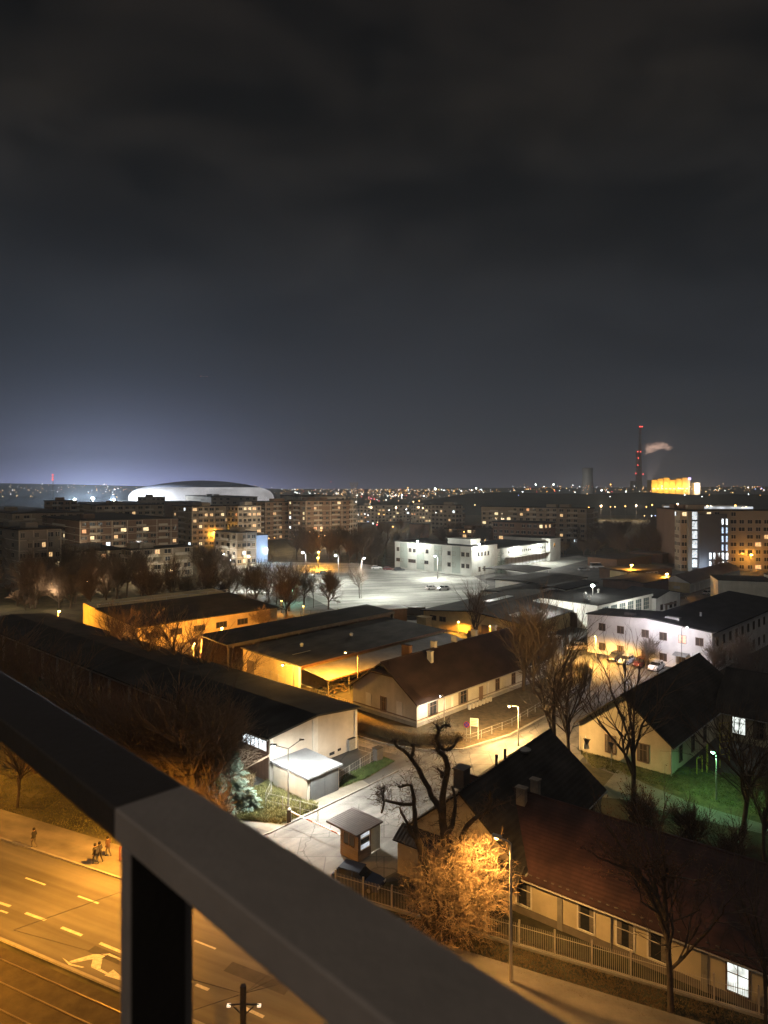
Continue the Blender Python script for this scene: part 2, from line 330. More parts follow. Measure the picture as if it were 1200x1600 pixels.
def window(root, face, a, z, wd, ht, pane=None, fr=None, bars=(1, 1), off=0.0, surround=.12, label=None):
    f, p = window_mesh(wd, ht, pane or M_dark, fr or M_frame, surround, bars)
    loc, rz = ((a, off, z), 0) if face == 'R' else ((off, a, z), R(-90))
    o = put('window', f, root, loc, rz)
    put('pane', p, o)
    if wd >= 1.0 and ht > 1.6 and (pane or M_dark) in (M_dark, M_dark2):
        r_ = random.Random(int(a*13+z*7))
        for sd in (-1, 1):
            q_ = r_.choice((.12, .2, .28)); k_ = ('cur', round(wd, 2), round(ht, 2), q_, sd)
            if k_ not in WM: b_ = MB(); x_ = sorted((sd*(wd/2-.02), sd*(wd/2-wd*q_))); b_.box((x_[0], -.022, .05), (x_[1], -.016, ht-.05)); WM[k_] = b_.mesh('curtain', mat('net_curtain', (.16, .14, .12), .9, .3, 5))
            put('curtain', WM[k_], o)
    if label: o['label'] = label
    return o
def flatwin_mesh(wd, ht, pane, fr):
    k = ('flat', round(wd, 2), round(ht, 2), pane.name, fr.name)
    if k in WM: return WM[k]
    b = MB(); b.box((-wd/2-.12, -.06, -.12), (wd/2+.12, .02, 0), 1); b.box((-wd/2, -.02, 0), (wd/2, .02, ht), 0); b.box((-.05, -.05, 0), (.05, -.02, ht), 1)
    b.box((-wd/2-.12, -.05, ht), (wd/2+.12, .02, ht+.1), 1); WM[k] = b.mesh('window', [pane, fr]); return WM[k]
def gable(root, L, Wd, eave, ridge, axis, Mw, Mr, oh=.45, th=.18, base=None, hip=0):
    """walls and roof of a gabled house on its own corner; axis = the direction of the ridge"""
    wl = MB()
    if axis == 'x': wl.prism([(0, 0, 0), (0, Wd, 0), (0, Wd, eave), (0, Wd/2, ridge), (0, 0, eave)], (L, 0, 0))
    else: wl.prism([(0, 0, 0), (L, 0, 0), (L, 0, eave), (L/2, 0, ridge), (0, 0, eave)], (0, Wd, 0))
    wall = wl.build('wall', Mw, root)
    rf = MB(); hw = (Wd if axis == 'x' else L)/2; k = (ridge-eave)/hw; e = oh
    for sgn in (-1, 1):
        if axis == 'x':
            y0 = hw+sgn*(hw+e); zz = eave-k*e; pr = [(-e, y0, zz+.02), (-e, hw, ridge+.02), (-e, hw, ridge+th+.02), (-e, y0, zz+th+.02)]; d = (L+2*e, 0, 0)
        else:
            x0 = hw+sgn*(hw+e); zz = eave-k*e; pr = [(x0, -e, zz+.02), (hw, -e, ridge+.02), (hw, -e, ridge+th+.02), (x0, -e, zz+th+.02)]; d = (0, Wd+2*e, 0)
        rf.prism(pr, d)
    if axis == 'x': rf.tube((-e, hw, ridge+th), (L+e, hw, ridge+th), .12, .12, 6)
    else: rf.tube((hw, -e, ridge+th), (hw, Wd+e, ridge+th), .12, .12, 6)
    roof = rf.build('roof', Mr, root)
    gt = MB()
    zz = eave-k*e+.02
    if axis == 'x': gt.tube((-e, -e-.06, zz+.05), (L+e, -e-.06, zz+.05), .07, .07, 6)
    else: gt.tube((-e-.06, -e, zz+.05), (-e-.06, Wd+e, zz+.05), .07, .07, 6)
    gt.build('gutter', M_gutter, roof)
    if base:
        pl = MB(); pl.box((-.06, -.06, 0), (L+.06, Wd+.06, .55)); pl.build('plinth', base, root)
    return wall, roof
def flat(root, L, Wd, h, Mw, Mr, slope=None, oh=.25, th=.25, parapet=0):
    wl = MB(); wl.box((0, 0, 0), (L, Wd, h)); wall = wl.build('wall', Mw, root)
    rf = MB(); rf.box((-oh, -oh, h+.003), (L+oh, Wd+oh, h+th)); roof = rf.build('roof', Mr, root); return wall, roof
def downpipe(root, x, y, h):
    MB().tube((x, y, 0), (x, y, h), .06, .06, 6).build('downpipe', M_gutter, root)
def chimney(parent, x, y, z0, z1, w=.55, l=.75, m=None):
    b = MB(); b.box((x-w/2, y-l/2, z0), (x+w/2, y+l/2, z1)); b.box((x-w/2-.08, y-l/2-.08, z1+.002), (x+w/2+.08, y+l/2+.08, z1+.12)); 
    return b.build('chimney', m or M_plaster, parent)

M_plaster = mat('cream_plaster', (.46, .44, .38), .9, .12, .5, .15)
M_plaster_w = mat('white_plaster', (.60, .60, .57), .9, .10, .4, .12)
M_render = mat('warm_render', (.48, .42, .30), .9, .12, .5, .15)
M_yel = mat('yellow_render', (.48, .39, .22), .9, .18, .35, .2)
M_roofred = mat('dark_red_metal_roof', (.046, .021, .018), .55, .5, .5, tiles=(1.1, 'X'), bump=.22)
M_roofbrown = mat('brown_metal_roof', (.036, .022, .018), .55, .3, .35, tiles=(1.1, 'X'), bump=.22)
M_roofdark = mat('dark_tile_roof', (.040, .035, .032), .8, .3, .4, tiles=(.9, 'Y'), bump=.5)
M_felt = mat('roofing_felt', (.055, .052, .050), .85, .45, .12, .4, joints=(12, 1.1, .03, .65))
M_felt2 = mat('black_felt', (.022, .021, .021), .9, .4, .15, .3)
M_brick = mat('brown_brick', (.15, .085, .055), .9, .2, .6, joints=(.5, .16, .02, .5))
M_rail = mat('painted_steel_dark', (.10, .09, .085), .6, .2, 2)
M_wood = mat('old_boards', (.15, .12, .09), .9, .3, 1, tiles=(1.3, 'X'), bump=.4)

def streaks(m, lo=.93, hi=1.04, sc=(1.1, 1.1, .16), s2=.3):
    """rain streaks running down and broad weathering"""
    worn(m, 0, sc, (lo, hi)); worn(m, .4, (s2, s2, s2), (.86, 1.08))
for m_ in (M_plaster, M_plaster_w, M_render, M_yel): streaks(m_)
for m_ in (M_felt, M_felt2, M_roofred, M_roofbrown, M_roofdark): worn(m_, .2, (.22, .5, .3), (.6, 1.45))
# ---- long dark hall with a pale end wall (left)
loc, a = frame(422, 1153, 5, 37.5)
# this hall: local x runs along the end wall (to the right and away), local y along the hall (left and away)
pA = W(422, 1153, 5); pB = W(557, 1107, 5); a = math.atan2(pB.y-pA.y, pB.x-pA.x); Wd1 = (pB-pA).length; L1 = 96
hall = thing('storage_hall', 'very long low hall with black felt roof and pale end wall facing the gate lane', 'hall', (pA.x, pA.y, 0), a)
MB().prism([(0, 0, 0), (Wd1, 0, 0), (Wd1, 0, 5), (Wd1*.5, 0, 5.75), (0, 0, 5)], (0, .25, 0)).build('end_wall', mat('pale_end_wall', (.54, .49, .43), .9, .14, .25, .12), hall)
MB().prism([(.02, .26, 0), (Wd1-.02, .26, 0), (Wd1-.02, .26, 4.98), (Wd1*.5, .26, 5.7), (.02, .26, 4.98)], (0, L1, 0)).build('wall', M_brick, hall)
rf = MB()
for s in (-1, 1):
    x0 = Wd1/2+s*(Wd1/2+.5); rf.prism([(x0, -.35, 5.0-.03), (Wd1/2, -.35, 5.78), (Wd1/2, -.35, 6.0), (x0, -.35, 5.22)], (0, L1+.8, 0))
rf.build('roof', M_felt2, hall)
b = MB(); [MB().box(*q).build('pilaster', mat('white_pilaster', (.62, .60, .56), .9, .1, 1), hall) for q in (((-.08, -.10, 0), (.4, .0, 4.9)), ((Wd1-.42, -.10, 0), (Wd1+.05, .0, 4.9)), ((Wd1*.46, -.08, 0), (Wd1*.52, .0, 5.5)))]
b = MB(); b.box((-.22, .3, 4.55), (-.02, L1, 4.85)); b.build('eave_beam', mat('concrete_beam', (.26, .23, .20), .9, .2, 1), hall)
for i in range(14): MB().box((-.32, 7+i*6.1, 0), (-.02, 7.45+i*6.1, 4.5)).build('pilaster', MC['concrete_beam'], hall)
for i in range(3): window(hall, 'L', 1.35+i*1.5, 3.35, 1.38, 1.25, E_cool, M_bframe, (1, 0), surround=.06, label='strip window lit bright white')
MB().box((Wd1*.76, -.03, .5), (Wd1*.8, .0, .8)).build('vent', M_dark, hall); MB().box((Wd1*.66, -.03, .35), (Wd1*.72, .0, .7)).build('vent', M_dark, hall)

# ---- white gabled house with brown roof, in the middle
gC = W(651, 1137); gr = thing('gabled_house', 'long white single storey house with brown roof and half hipped gable by the curved lawn', 'house', (gC.x, gC.y, 0), R(46.6))
gable(gr, 34.2, 12.6, 3.5, 7.8, 'x', M_plaster, M_roofbrown, .6, .2, mat('grey_plinth', (.25, .24, .22), .9, .2, 1))
b = MB(); b.prism([(-.75, 6.3-2.3, 6.35), (-.75, 6.3+2.3, 6.35), (.9, 6.3, 7.95)], (0, 0, .14)); b.build('half_hip', M_roofbrown, gr)
b = MB(); b.box((-.65, .2, 6.05), (.0, 12.4, 6.05)) if False else b.box((-.10, 3.2, 6.02), (-.005, 9.4, 6.14)); b.build('cornice', M_bframe, gr)
b = MB(); b.box((-.12, -.12, .9), (-.005, 12.7, 1.02)); b.box((-.12, -.12, .9), (34.2, -.065, 1.0)); b.build('string_course', M_bframe, gr)
window(gr, 'L', 6.3, .95, 1.0, 1.9, M_dark2, M_bframe, (1, 1))
for y in (3.2, 9.3): MB().box((-.03, y-.55, .95), (.0, y+.55, 2.9)).build('shutter', M_plaster_w, gr)
for x, wdt in ((3.5, 2.0), (10.6, 2.0), (19.6, .9), (24.2, .9), (29.2, .9), (32, .9)): window(gr, 'R', x, 1.0, wdt, 1.85, M_dark2 if wdt < 1 else M_dark, M_bframe, (1, 1), surround=.15)
for x in (15.1,): MB().box((x-.5, -.06, .2), (x+.5, .0, 2.5)).build('door', M_bframe, gr)
for i, x in enumerate((6.5, 8.3, 17.2)): MB().box((x-.6, -.03, 1.0), (x-.1, .0, 2.6)).build('shutter', M_plaster_w, gr)
b = MB()
for i in range(7): b.box((11+i*.9, -.9, 0), (11.4+i*.9, -.55, .7))
b.build('plinth_vent', M_plaster, gr)
roofp = [o for o in gr.children if o.name.startswith('roof')][0]
for x, y, z0, z1, l in ((6.2, 7.3, 7.0, 9.1, 1.6), (8.5, 4.6, 6.4, 8.2, .8), (11.8, 6.6, 7.4, 8.9, .8), (17.0, 6.6, 7.4, 8.9, .8), (22.8, 6.8, 7.4, 8.9, .9), (28.5, 6.8, 7.4, 8.9, .9)): chimney(roofp, x, y, z0, z1, .6, l, M_brick if x in (6.2,) else M_plaster)
downpipe(gr, -.15, -.15, 3.2); downpipe(gr, 16.6, -.12, 3.2)

# ---- yellow brick hall with a pale lean-to canopy
yC = W(470, 1083); yr = thing('yellow_hall', 'yellow lit workshop hall with wide dark felt roof behind the long hall', 'hall', (yC.x, yC.y, 0), R(47.8))
MB().prism([(0, 0, 0), (0, 15.4, 0), (0, 15.4, 4.75), (0, 0, 4.2)], (37.5, 0, 0)).build('wall', M_yel, yr)
MB().prism([(-.3, -.6, 4.2), (-.3, 15.7, 4.78), (-.3, 15.7, 5.0), (-.3, -.6, 4.42)], (38.2, 0, 0)).build('roof', M_felt, yr)
MB().box((-.33, -.75, 4.18), (37.95, -.6, 4.55)).build('gutter', mat('rusty_fascia', (.24, .14, .09), .8, .25, 1), yr)
MB().box((-.1, -.1, 0), (0, .5, 4.2)).build('pilaster', M_plaster_w, yr)
for x, y in ((8, 9), (20, 8.5)): MB().lathe([(.3, 0), (.3, .35), (.42, .36), (.2, .62)], (x, y, 4.75), 10).build('roof_vent', M_plaster_w, yr)
MB().box((3, 5.5, 4.7), (7, 5.65, 4.76)).build('roof_batten', M_gutter, yr)
b = MB(); b.box((-.03, 12.2, 0), (0, 14.3, 3.0)); b.build('gate', M_wood, yr)
ct = thing('canopy', 'pale corrugated lean-to canopy on posts along the yellow hall', 'canopy', (yC.x, yC.y, 0), R(47.8))
MB().prism([(.1, -.62, 3.86), (.1, -6.2, 3.15), (.1, -6.2, 3.23), (.1, -.62, 3.94)], (37.4, 0, 0)).build('canopy_roof', mat('pale_corrugated_sheet', (.42, .43, .42), .6, .3, .25, tiles=(1.6, 'X'), bump=.3), ct)
for i in range(9): MB().tube((.4+i*4.55, -6.0, 0), (.4+i*4.55, -6.0, 3.17), .07, .07, 6).build('post', M_gutter, ct)
MB().box((.1, -6.25, 3.02), (37.5, -6.2, 3.2)).build('fascia', MC['rusty_fascia'], ct)
# upper open shed behind it
sr = thing('open_shed', 'open sided shed with sloping black roof behind the yellow hall', 'shed', (yC.x, yC.y, 0), R(47.8))
MB().prism([(-3, 15.95, 5.5), (-3, 24.5, 6.1), (-3, 24.5, 6.35), (-3, 15.95, 5.75)], (44, 0, 0)).build('roof', M_felt2, sr)
MB().box((-3.0, 15.85, 5.25), (41, 15.95, 5.8)).build('fascia', M_wood, sr)
MB().box((-2.8, 24.0, 0), (40.8, 24.3, 5.9)).build('wall', M_brick, sr)
for i in range(9): MB().box((-2.6+i*5.35, 16.1, 0), (-2.35+i*5.35, 16.35, 5.4)).build('post', M_wood, sr)
MB().box((40.6, 15.96, 0), (40.8, 17.0, 5.5)).build('end_wall', M_plaster, sr)
for i in range(3): MB().box((23+i*4.6, 23.85, 3.9), (26.8+i*4.6, 23.98, 5.2)).build('window', lit_window('shed_glow', (.75, .88, 1), .5), sr)  # glowing panes stand for the light on the back wall
# ---- yellowish low building by the lot
kC = W(662, 978); kr = thing('low_depot', 'low yellow walled depot with broad dark roof at the corner of the bright parking lot', 'depot', (kC.x, kC.y, 0), R(50))
v = Vector((math.sin(R(50)), -math.cos(R(50)), 0))
kr.location = Vector((kC.x, kC.y, 0)) + v*27
gable(kr, 42, 27, 3.7, 5.0, 'x', M_yel, M_felt2, .6, .2)
for y in (21.5, 24.2): window(kr, 'L', y, 1.8, 1.7, 1.0, M_dark, M_bframe, (1, 0))
for y in (10, 6.5): MB().box((-.05, y-.9, 0), (0, y+.9, 2.4)).build('door', M_bframe, kr)
b = MB(); b.box((-2.2, 24.6, 0), (0, 27.4, 2.4)); b.box((-2.4, 24.4, 2.403), (.0, 27.6, 2.55)); b.build('porch', M_yel, kr)
for x0, x1, y in ((22, 31, 8), (14, 26, 17.5), (3, 9, 4)): MB().prism([(x0, y, 3.95+.0963*min(y, 27-y)), (x1, y, 3.95+.0963*min(y, 27-y)), (x1, y+1.8, 4.1+.0963*min(y+1.8, 25.2-y)), (x0, y+1.8, 4.1+.0963*min(y+1.8, 25.2-y))], (0, 0, .12)).build('skylight', mat('pale_skylight', (.5, .55, .56), .4, .2, .8), kr)

# ---- white two storey office at the lot
oC = W(737, 900.7); orr = thing('office_block', 'large white and grey striped two storey office beside the bright parking lot', 'office building', (oC.x, oC.y, 0), R(47))
OL, OW, OH = 17, 38.5, 11
MB().box((0, 0, 0), (OL, OW, OH)).build('wall', mat('office_white', (.42, .44, .42), .85, .08, .2), orr)
for i in range(4): MB().box((-.03, 5.2+i*8.8, .6), (-.0, 9.2+i*8.8, OH-.3)).build('wall_panel', mat('office_grey_green', (.26, .30, .28), .85, .1, .2), orr)
MB().box((-.15, -.15, OH+.003), (OL+.15, OW+.15, OH+.18)).build('roof', M_felt2, orr)
b = MB(); b.box((5, 4, OH+.183), (11, 15, OH+2.1)); b.box((4.8, 3.8, OH+2.103), (11.2, 15.2, OH+2.3)); b.build('plant_room', MC['office_white'], orr)
for i in range(6):
    for dy in (-1.2, 1.0):
        window(orr, 'L', 3.0+i*6.55+dy, 7.2, 1.4, 1.5, M_dark, M_bframe, (1, 0), surround=.06)
        if i < 3: window(orr, 'L', 3.0+i*6.55+dy, 2.9, 1.4, 1.5, M_dark, M_bframe, (1, 0), surround=.06)
    if i >= 3: window(orr, 'L', 3.0+i*6.55, 3.0, 3.8, 1.3, M_dark, M_bframe, (3, 0), surround=.06)
for i in range(4): window(orr, 'R', 4.5+i*2.1, 7.2, 1.0, 1.5, M_dark, M_bframe, (0, 0), surround=.06)
for i in range(2): window(orr, 'R', 5+i*3.2, 1.4, 1.3, 1.7, M_dark, M_bframe, (0, 0), surround=.06)
for k, (x, y) in enumerate(((-.4, 26), (4, -.5))):
    b = MB(); b.tube((x+.4, y+.4, OH), (x, y, OH+1.0), .06, .06, 6); b.box((x-.4, y-.25, OH+.9), (x+.4, y+.25, OH+1.1)); fl = b.build('floodlight', M_gutter, orr)
    MB().lathe([(.18, -.3), (.42, 0), (.18, .3)], (x, y, OH+.75), 10).build('bulb', emat('flood_bulb', (.9, 1, .98), 60), fl)
    light(orr, (-5 if k == 0 else x, y if k == 0 else y-4, OH+.9), LED, 4000, 'POINT', .2)
# ---- loading dock annex
dC = W(793, 886.5); dr = thing('loading_dock_building', 'long white dock building with a row of pale shutter doors behind the office', 'warehouse', (dC.x, dC.y, 0), R(48.6))
MB().box((-16, 0, 0), (33, 22, 8.3)).build('wall', mat('dock_white', (.38, .40, .38), .85, .1, .2), dr)
MB().box((-16.3, -1.2, 8.303), (33.0, 22.2, 8.7)).build('roof', M_felt2, dr)
MB().box((-1, -2.2, 4.1), (33, -.01, 4.3)).build('dock_canopy', M_gutter, dr)
for i in range(11): MB().box((.6+i*2.95, -.08, .2), (2.9+i*2.95, 0, 3.7)).build('shutter_door', mat('shutter_pale', (.55, .58, .60), .6, .1, 1, tiles=(2, 'Z'), bump=.3), dr)
for i in range(18): window(dr, 'R', 1+i*1.8, 5.6, .8, 1.2, M_dark, M_frame, (0, 0), surround=.05)
MB().box((33.01, -2, 0), (43, 22, 10.1)).build('tower_block', MC['dock_white'], dr); MB().box((32.8, -2.2, 10.103), (43.2, 22.2, 10.35)).build('tower_roof', M_felt2, dr)
MB().box((-14, 15, 8.72), (6, 22, 9.9)).build('upper_floor', MC['dock_white'], dr)
window(dr, 'R', 37, 6, 1.5, 2, M_dark, M_frame, (0, 0), off=-2.01)
for x in (6, 24):
    MB().box((x-.3, -.35, 7.3), (x+.3, -.02, 7.6)).build('wall_lamp', emat('flood_bulb', (.9, 1, .98), 60), dr); light(dr, (x, -4.5, 7.4), LED, 3500, 'POINT', .2)

# ---- white workshop with tall windows
wC = W(933, 945, 6); wr = thing('workshop', 'white workshop with tall windows and black flat roof behind the two storey building', 'workshop', (wC.x, wC.y, 0), R(42.5))
flat(wr, 26.5, 16, 5.8, M_plaster_w, M_felt2)
for i in range(6): window(wr, 'R', 3.6+i*4.0, 2.2, 2.9, 2.9, mat('pale_workshop_glass', (.10, .13, .13), .2, .4, 1.5, spec=.5), M_frame, (2, 2), surround=.1)
MB().box((-.06, 5.2, 0), (0, 8.0, 3.4)).build('garage_door', mat('brown_garage_door', (.09, .06, .045), .7, .2, 1, tiles=(2, 'Z'), bump=.3), wr)
MB().box((-.3, -.3, 5.2), (26.8, -.02, 5.75)).build('cornice', M_plaster_w, wr)
for x, y in ((5, 5), (8, 8), (16, 9)): MB().lathe([(.25, 0), (.25, .7), (.5, .75), (.2, 1.1)], (x, y, 6.05), 8).build('roof_vent', M_gutter, wr)
fr = thing('annex', 'small white annex with low gable and porch next to the tall windowed workshop', 'annex'); p0 = Vector(wr.location)+Matrix.Rotation(R(42.5), 3, 'Z')@Vector((27.2, -.8, 0)); fr.location = p0; fr.rotation_euler = (0, 0, R(42.5))
gable(fr, 14, 10, 4.6, 5.8, 'y', M_plaster_w, M_felt2, .4, .15)
for x in (3.2, 8.4, 11): window(fr, 'R', x, 1.3, 1.3, 1.3, M_dark, M_bframe, (1, 0))
MB().box((5.2, -.06, 0), (6.4, 0, 2.3)).build('door', M_bframe, fr); MB().box((4.4, -1.3, 2.5), (9.5, 0, 2.62)).build('porch_roof', M_bframe, fr)
fm = thing('roof_floodlight', 'bright white floodlight on a short mast above the black workshop roof', 'floodlight', Wz(926, 915, 172)-Vector((0, 0, 1.2)))
MB().tube((0, 0, -1.5), (0, 0, 1.1), .07, .07, 6).build('mast', M_gutter, fm); MB().lathe([(.2, -.3), (.5, 0), (.2, .3)], (0, 0, 1.2), 10).build('bulb', MC['flood_bulb'], fm)
light(fm, (0, -.9, 1.3), LED, 600, 'POINT', .25); light(wr, (-8, 8, 6.5), LED, 2300, 'POINT', .25); light(wr, (12, -6.5, 5.6), LED, 1500, 'POINT', .25)  # last two lights are added before the workshop, without lamps
# ---- black roofed sheds and carports between
def shed(px, py, z, deg, L, Wd, nm, lab, Mw=M_plaster_w, open_=False, slope=.5):
    c = W(px, py, z); r = thing(nm, lab, nm.replace('_', ' ').split()[-1], (c.x, c.y, 0), R(deg))
    if not open_: MB().box((0, 0, 0), (L, Wd, z-.02)).build('wall', Mw, r)
    else:
        for x in (0.3, L/2, L-.3):
            for y in (.3, Wd-.3): MB().tube((x, y, 0), (x, y, z), .09, .09, 6).build('post', M_gutter, r)
    MB().prism([(-.4, -.4, z), (-.4, Wd/2, z+slope), (-.4, Wd+.4, z), (-.4, Wd+.4, z+.2), (-.4, Wd/2, z+slope+.2), (-.4, -.4, z+.2)], (L+.8, 0, 0)).build('roof', M_felt2, r)
    return r
shed(826, 895, 3.6, 50, 16, 18, 'carport', 'open carport with pointed black roof in front of the loading docks', open_=True)
shed(858, 915, 3.8, 47, 24, 19, 'store_shed', 'black roofed store shed between the carport and the tall windowed workshop')
shed(884, 922, 3.6, 47, 20, 9, 'low_shed', 'low white walled shed under the roof floodlight')
shed(800, 930, 3.4, 47, 26, 10, 'flat_store', 'flat dark store behind the tall bare trees')
shed(1005, 912, 4.2, 45, 22, 13, 'dark_shed', 'dark roofed shed right behind the workshop annex', M_brick)
bt = thing('parapet_building', 'blank grey walled building stepping up behind the big black roof', 'building', (W(1122, 921, 4).x, W(1122, 921, 4).y, 0), R(-16))
MB().box((0, 0, 0), (14.5, 12, 6.6)).build('wall', M_plaster, bt); MB().box((14.51, -1, 0), (45, 12, 7.6)).build('upper_wall', M_plaster, bt); MB().box((-.2, -.2, 6.603), (14.5, 12, 6.8)).build('roof', M_felt2, bt); MB().box((14.4, -1.2, 7.603), (45, 12, 7.8)).build('upper_roof', M_felt2, bt)

# ---- two storey white building, right
tC = W(1113, 1054); tr = thing('two_storey_building', 'white two storey building with square brown windows and vast black roof', 'building', (tC.x, tC.y, 0), R(45.3))
TW = 24; b = MB(); b.prism([(0, 0, 0), (0, TW/2, 0), (0, TW/2, 8.3), (0, 0, 7.3)], (46, 0, 0)); b.build('wall', mat('yard_white', (.56, .54, .52), .9, .10, .3, .12), tr); MB().prism([(.0, TW/2+.002, 0), (.0, TW, 0), (.0, TW, 7.5), (.0, TW/2+.002, 8.3)], (8, 0, 0)).build('wing_wall', MC['yard_white'], tr)
rf = MB(); rf.prism([(-.15, -.5, 7.27), (-.15, TW/2+.2, 8.33), (-.15, TW/2+.2, 8.6), (-.15, -.5, 7.5)], (46.4, 0, 0)); rt = rf.build('roof', M_felt2, tr); MB().prism([(-.15, TW/2+.202, 8.30), (-.15, TW+.3, 7.5), (-.15, TW+.3, 7.75), (-.15, TW/2+.202, 8.58)], (8.4, 0, 0)).build('wing_roof', M_felt2, tr)
for i, y in enumerate((20.8, 17.0, 12.1, 8.7, 5.2, 2.2)):
    window(tr, 'L', y, 4.75, 1.3, 1.35, E_orange if i == 4 else M_dark2, M_bframe, (1, 0), surround=.06, label='window with an orange glow inside' if i == 4 else None)
    window(tr, 'L', y, .9 if i != 1 else .3, 1.3, 1.35 if i != 1 else 2.0, M_dark2, M_bframe, (1, 0), surround=.06) if i != 4 else MB().box((-.06, y-.55, .0), (0, y+.55, 2.2)).build('door', M_bframe, tr)
b = MB(); b.prism([(-1.6, 3.9, 2.55), (-1.6, 6.5, 2.55), (0, 6.5, 2.9), (0, 3.9, 2.9)], (0, 0, .1)); b.build('door_canopy', M_gutter, tr)
for i in range(13): window(tr, 'R', 2.4+i*3.4, 4.7, 1.1, 1.5, M_dark, M_bframe, (1, 0), surround=.08); window(tr, 'R', 2.4+i*3.4, 1.0, 1.1, 1.5, M_dark, M_bframe, (1, 0), surround=.08)
b = MB(); b.box((3, 7, 8.15), (4.2, 9.6, 8.6)); b.build('skylight', M_gutter, rt); b = MB(); b.tube((11, 6, 7.8), (11, 6, 8.8), .2, .2, 8); b.build('flue', M_gutter, rt)
b = MB(); b.box((.5, 14.5, 8.3), (1.4, 16.5, 8.9)); b.build('vent_box', M_felt, rt)

# ---- right house with green light on its side wall
hC = W(1048, 1163, 3.6); hr = thing('park_house', 'single storey house with steep dark roof, warm lit gable and green lit side wall', 'house', (hC.x, hC.y, 0), R(47.5))
gable(hr, 27, 11.3, 3.6, 8.0, 'x', M_render, M_roofdark, .5, .2)
for y in (3.2, 7.2): window(hr, 'L', y, .8, 1.2, 2.0, M_dark2, M_bframe, (1, 1), surround=.1)
MB().lathe([(.28, 0), (.28, .06)], (0, 0, 0), 12).build('vent', M_dark, hr, loc=(-.05, 5.6, 5.3)).rotation_euler = (0, R(90), 0)
for x in (3.2, 7.4, 11.8): window(hr, 'R', x, .8, 1.1, 2.0, M_dark, M_bframe, (1, 1), surround=.08)
downpipe(hr, -.12, -.12, 3.3)
wg = thing('park_house_wing', 'dark roofed wing with two bright white windows joined to the steep roofed house', 'house wing', hC.xyz*1, R(47.5))
o_ = Matrix.Rotation(R(47.5), 3, 'Z')@Vector((16.6, -24, 0)); wg.location = (hC.x+o_.x, hC.y+o_.y, 0)
gable(wg, 11, 24.0, 3.6, 7.9, 'y', M_render, M_roofdark, .4, .2)
E_mul = lit_window('lit_hall_white', (.93, 1, .93), 1.25, 1.1)
window(wg, 'L', 21.3, 1.05, 1.5, 2.1, E_mul, M_bframe, (1, 1), surround=.08, label='tall window lit bright white'); window(wg, 'L', 16.3, 1.05, 1.5, 2.1, E_mul, M_bframe, (1, 1), surround=.08, label='second lit white window')
for y in (18.9, 12, 8): window(wg, 'L', y, 1.0, 1.3, 2.1, M_dark, M_bframe, (1, 1), surround=.08)
for x, y in ((5.4, 18),): chimney(wg, x, y, 7.0, 9.2, .8, 1.2)

# ---- house with dark roof at the gate, and the long red roofed house along the street
q = W(940, 1233, 3.4)
ang = math.atan2(.8, .6)
# near right corner of this house lies 19 m back towards the street
nv = Vector((math.cos(ang), math.sin(ang), 0)); base = Vector((q.x, q.y, 0)) - nv*17.7
dk = thing('gate_house', 'steep black roofed house whose gable faces the street behind the old tree', 'house', base, ang)
gable(dk, 17.7, 11, 3.4, 7.8, 'x', mat('orange_lit_render', (.42, .35, .25), .9, .22, .5, .2), M_roofdark, .35, .2)
MB().prism([(-1.5, -.2, 2.75), (-1.5, 11.4, 2.75), (-.01, 11.4, 3.6), (-.01, -.2, 3.6)], (0, 0, .12)).build('pent_roof', M_roofdark, dk)
MB().box((-1.3, 8.9, 0), (-.01, 11, 2.6)).build('porch_wall', MC['orange_lit_render'], dk)
MB().box((-.3, 0, 5.1), (-.01, 11, 5.2)).build('tie_beam', M_bframe, dk) if False else None
dkr = [o for o in dk.children if o.name.startswith('roof')][0]
b = MB()
for i in range(43): b.box((.2+i*.4, 5.42, 7.93), (.38+i*.4, 5.58, 8.12))
b.build('ridge_tile', M_felt2, dkr)
for x in (6.4, 8.1): MB().tube((x, 5.6, 7.7), (x, 5.6, 9.0), .13, .13, 8).build('flue', M_felt2, dkr)
MB().lathe([(.5, 0), (.62, .2), (.35, .35)], (11.4, 5.2, 7.85), 12).build('roof_cowl', M_gutter, dkr)
rb = MB(); rb.box((1.6, 6.2, 7.3), (2.7, 7.2, 8.9)); rb.box((1.5, 6.1, 8.903), (2.8, 7.3, 9.02)); rb.build('roof_hatch', M_rail, dkr)
window(dk, 'R', 15, .9, 1.1, 1.9, M_dark, M_bframe, (1, 1))
lA = W(784, 1356, 2.95); lB = W(1200, 1516, 2.95); al = math.atan2(-(lB-lA).x, (lB-lA).y)     # wall runs from lA to lB
d = (lB-lA).normalized(); al = math.atan2(-d.y, -d.x) - math.pi/2                       # local +y = from right to left
start = lB + d*14
Lr = (lA-start).length + 6.4
rd = thing('red_roofed_house', 'long cream house with dark red metal roof running along the street railings', 'house', (start.x, start.y, 0), al)
gable(rd, 12, Lr, 2.95, 6.4, 'y', M_render, M_roofred, .35, .2, mat('dark_plinth', (.16, .14, .12), .9, .2, 1))
def ry(px, py, z): p = W(px, py, z); return (Vector((start.x-p.x, start.y-p.y))).length
for px, py in ((816, 1397), (914, 1436), (975, 1461), (1025, 1482)): window(rd, 'L', ry(px, py, 1.7), .75, 1.15, 1.75, M_dark, M_frame, (0, 1), surround=.12)
window(rd, 'L', ry(1151, 1534, 1.7), .75, 1.2, 1.75, E_mul, M_bframe, (1, 1), surround=.12, label='window lit bright white')
for px, py in ((873, 1420), (1100, 1510)): MB().box((-.10, ry(px, py, 1.7)-.2, 0), (.0, ry(px, py, 1.7)+.2, 2.9)).build('pilaster', mat('grey_pilaster', (.22, .21, .19), .9, .2, 1), rd)
downpipe(rd, -.1, ry(955, 1450, 1.7), 2.9)
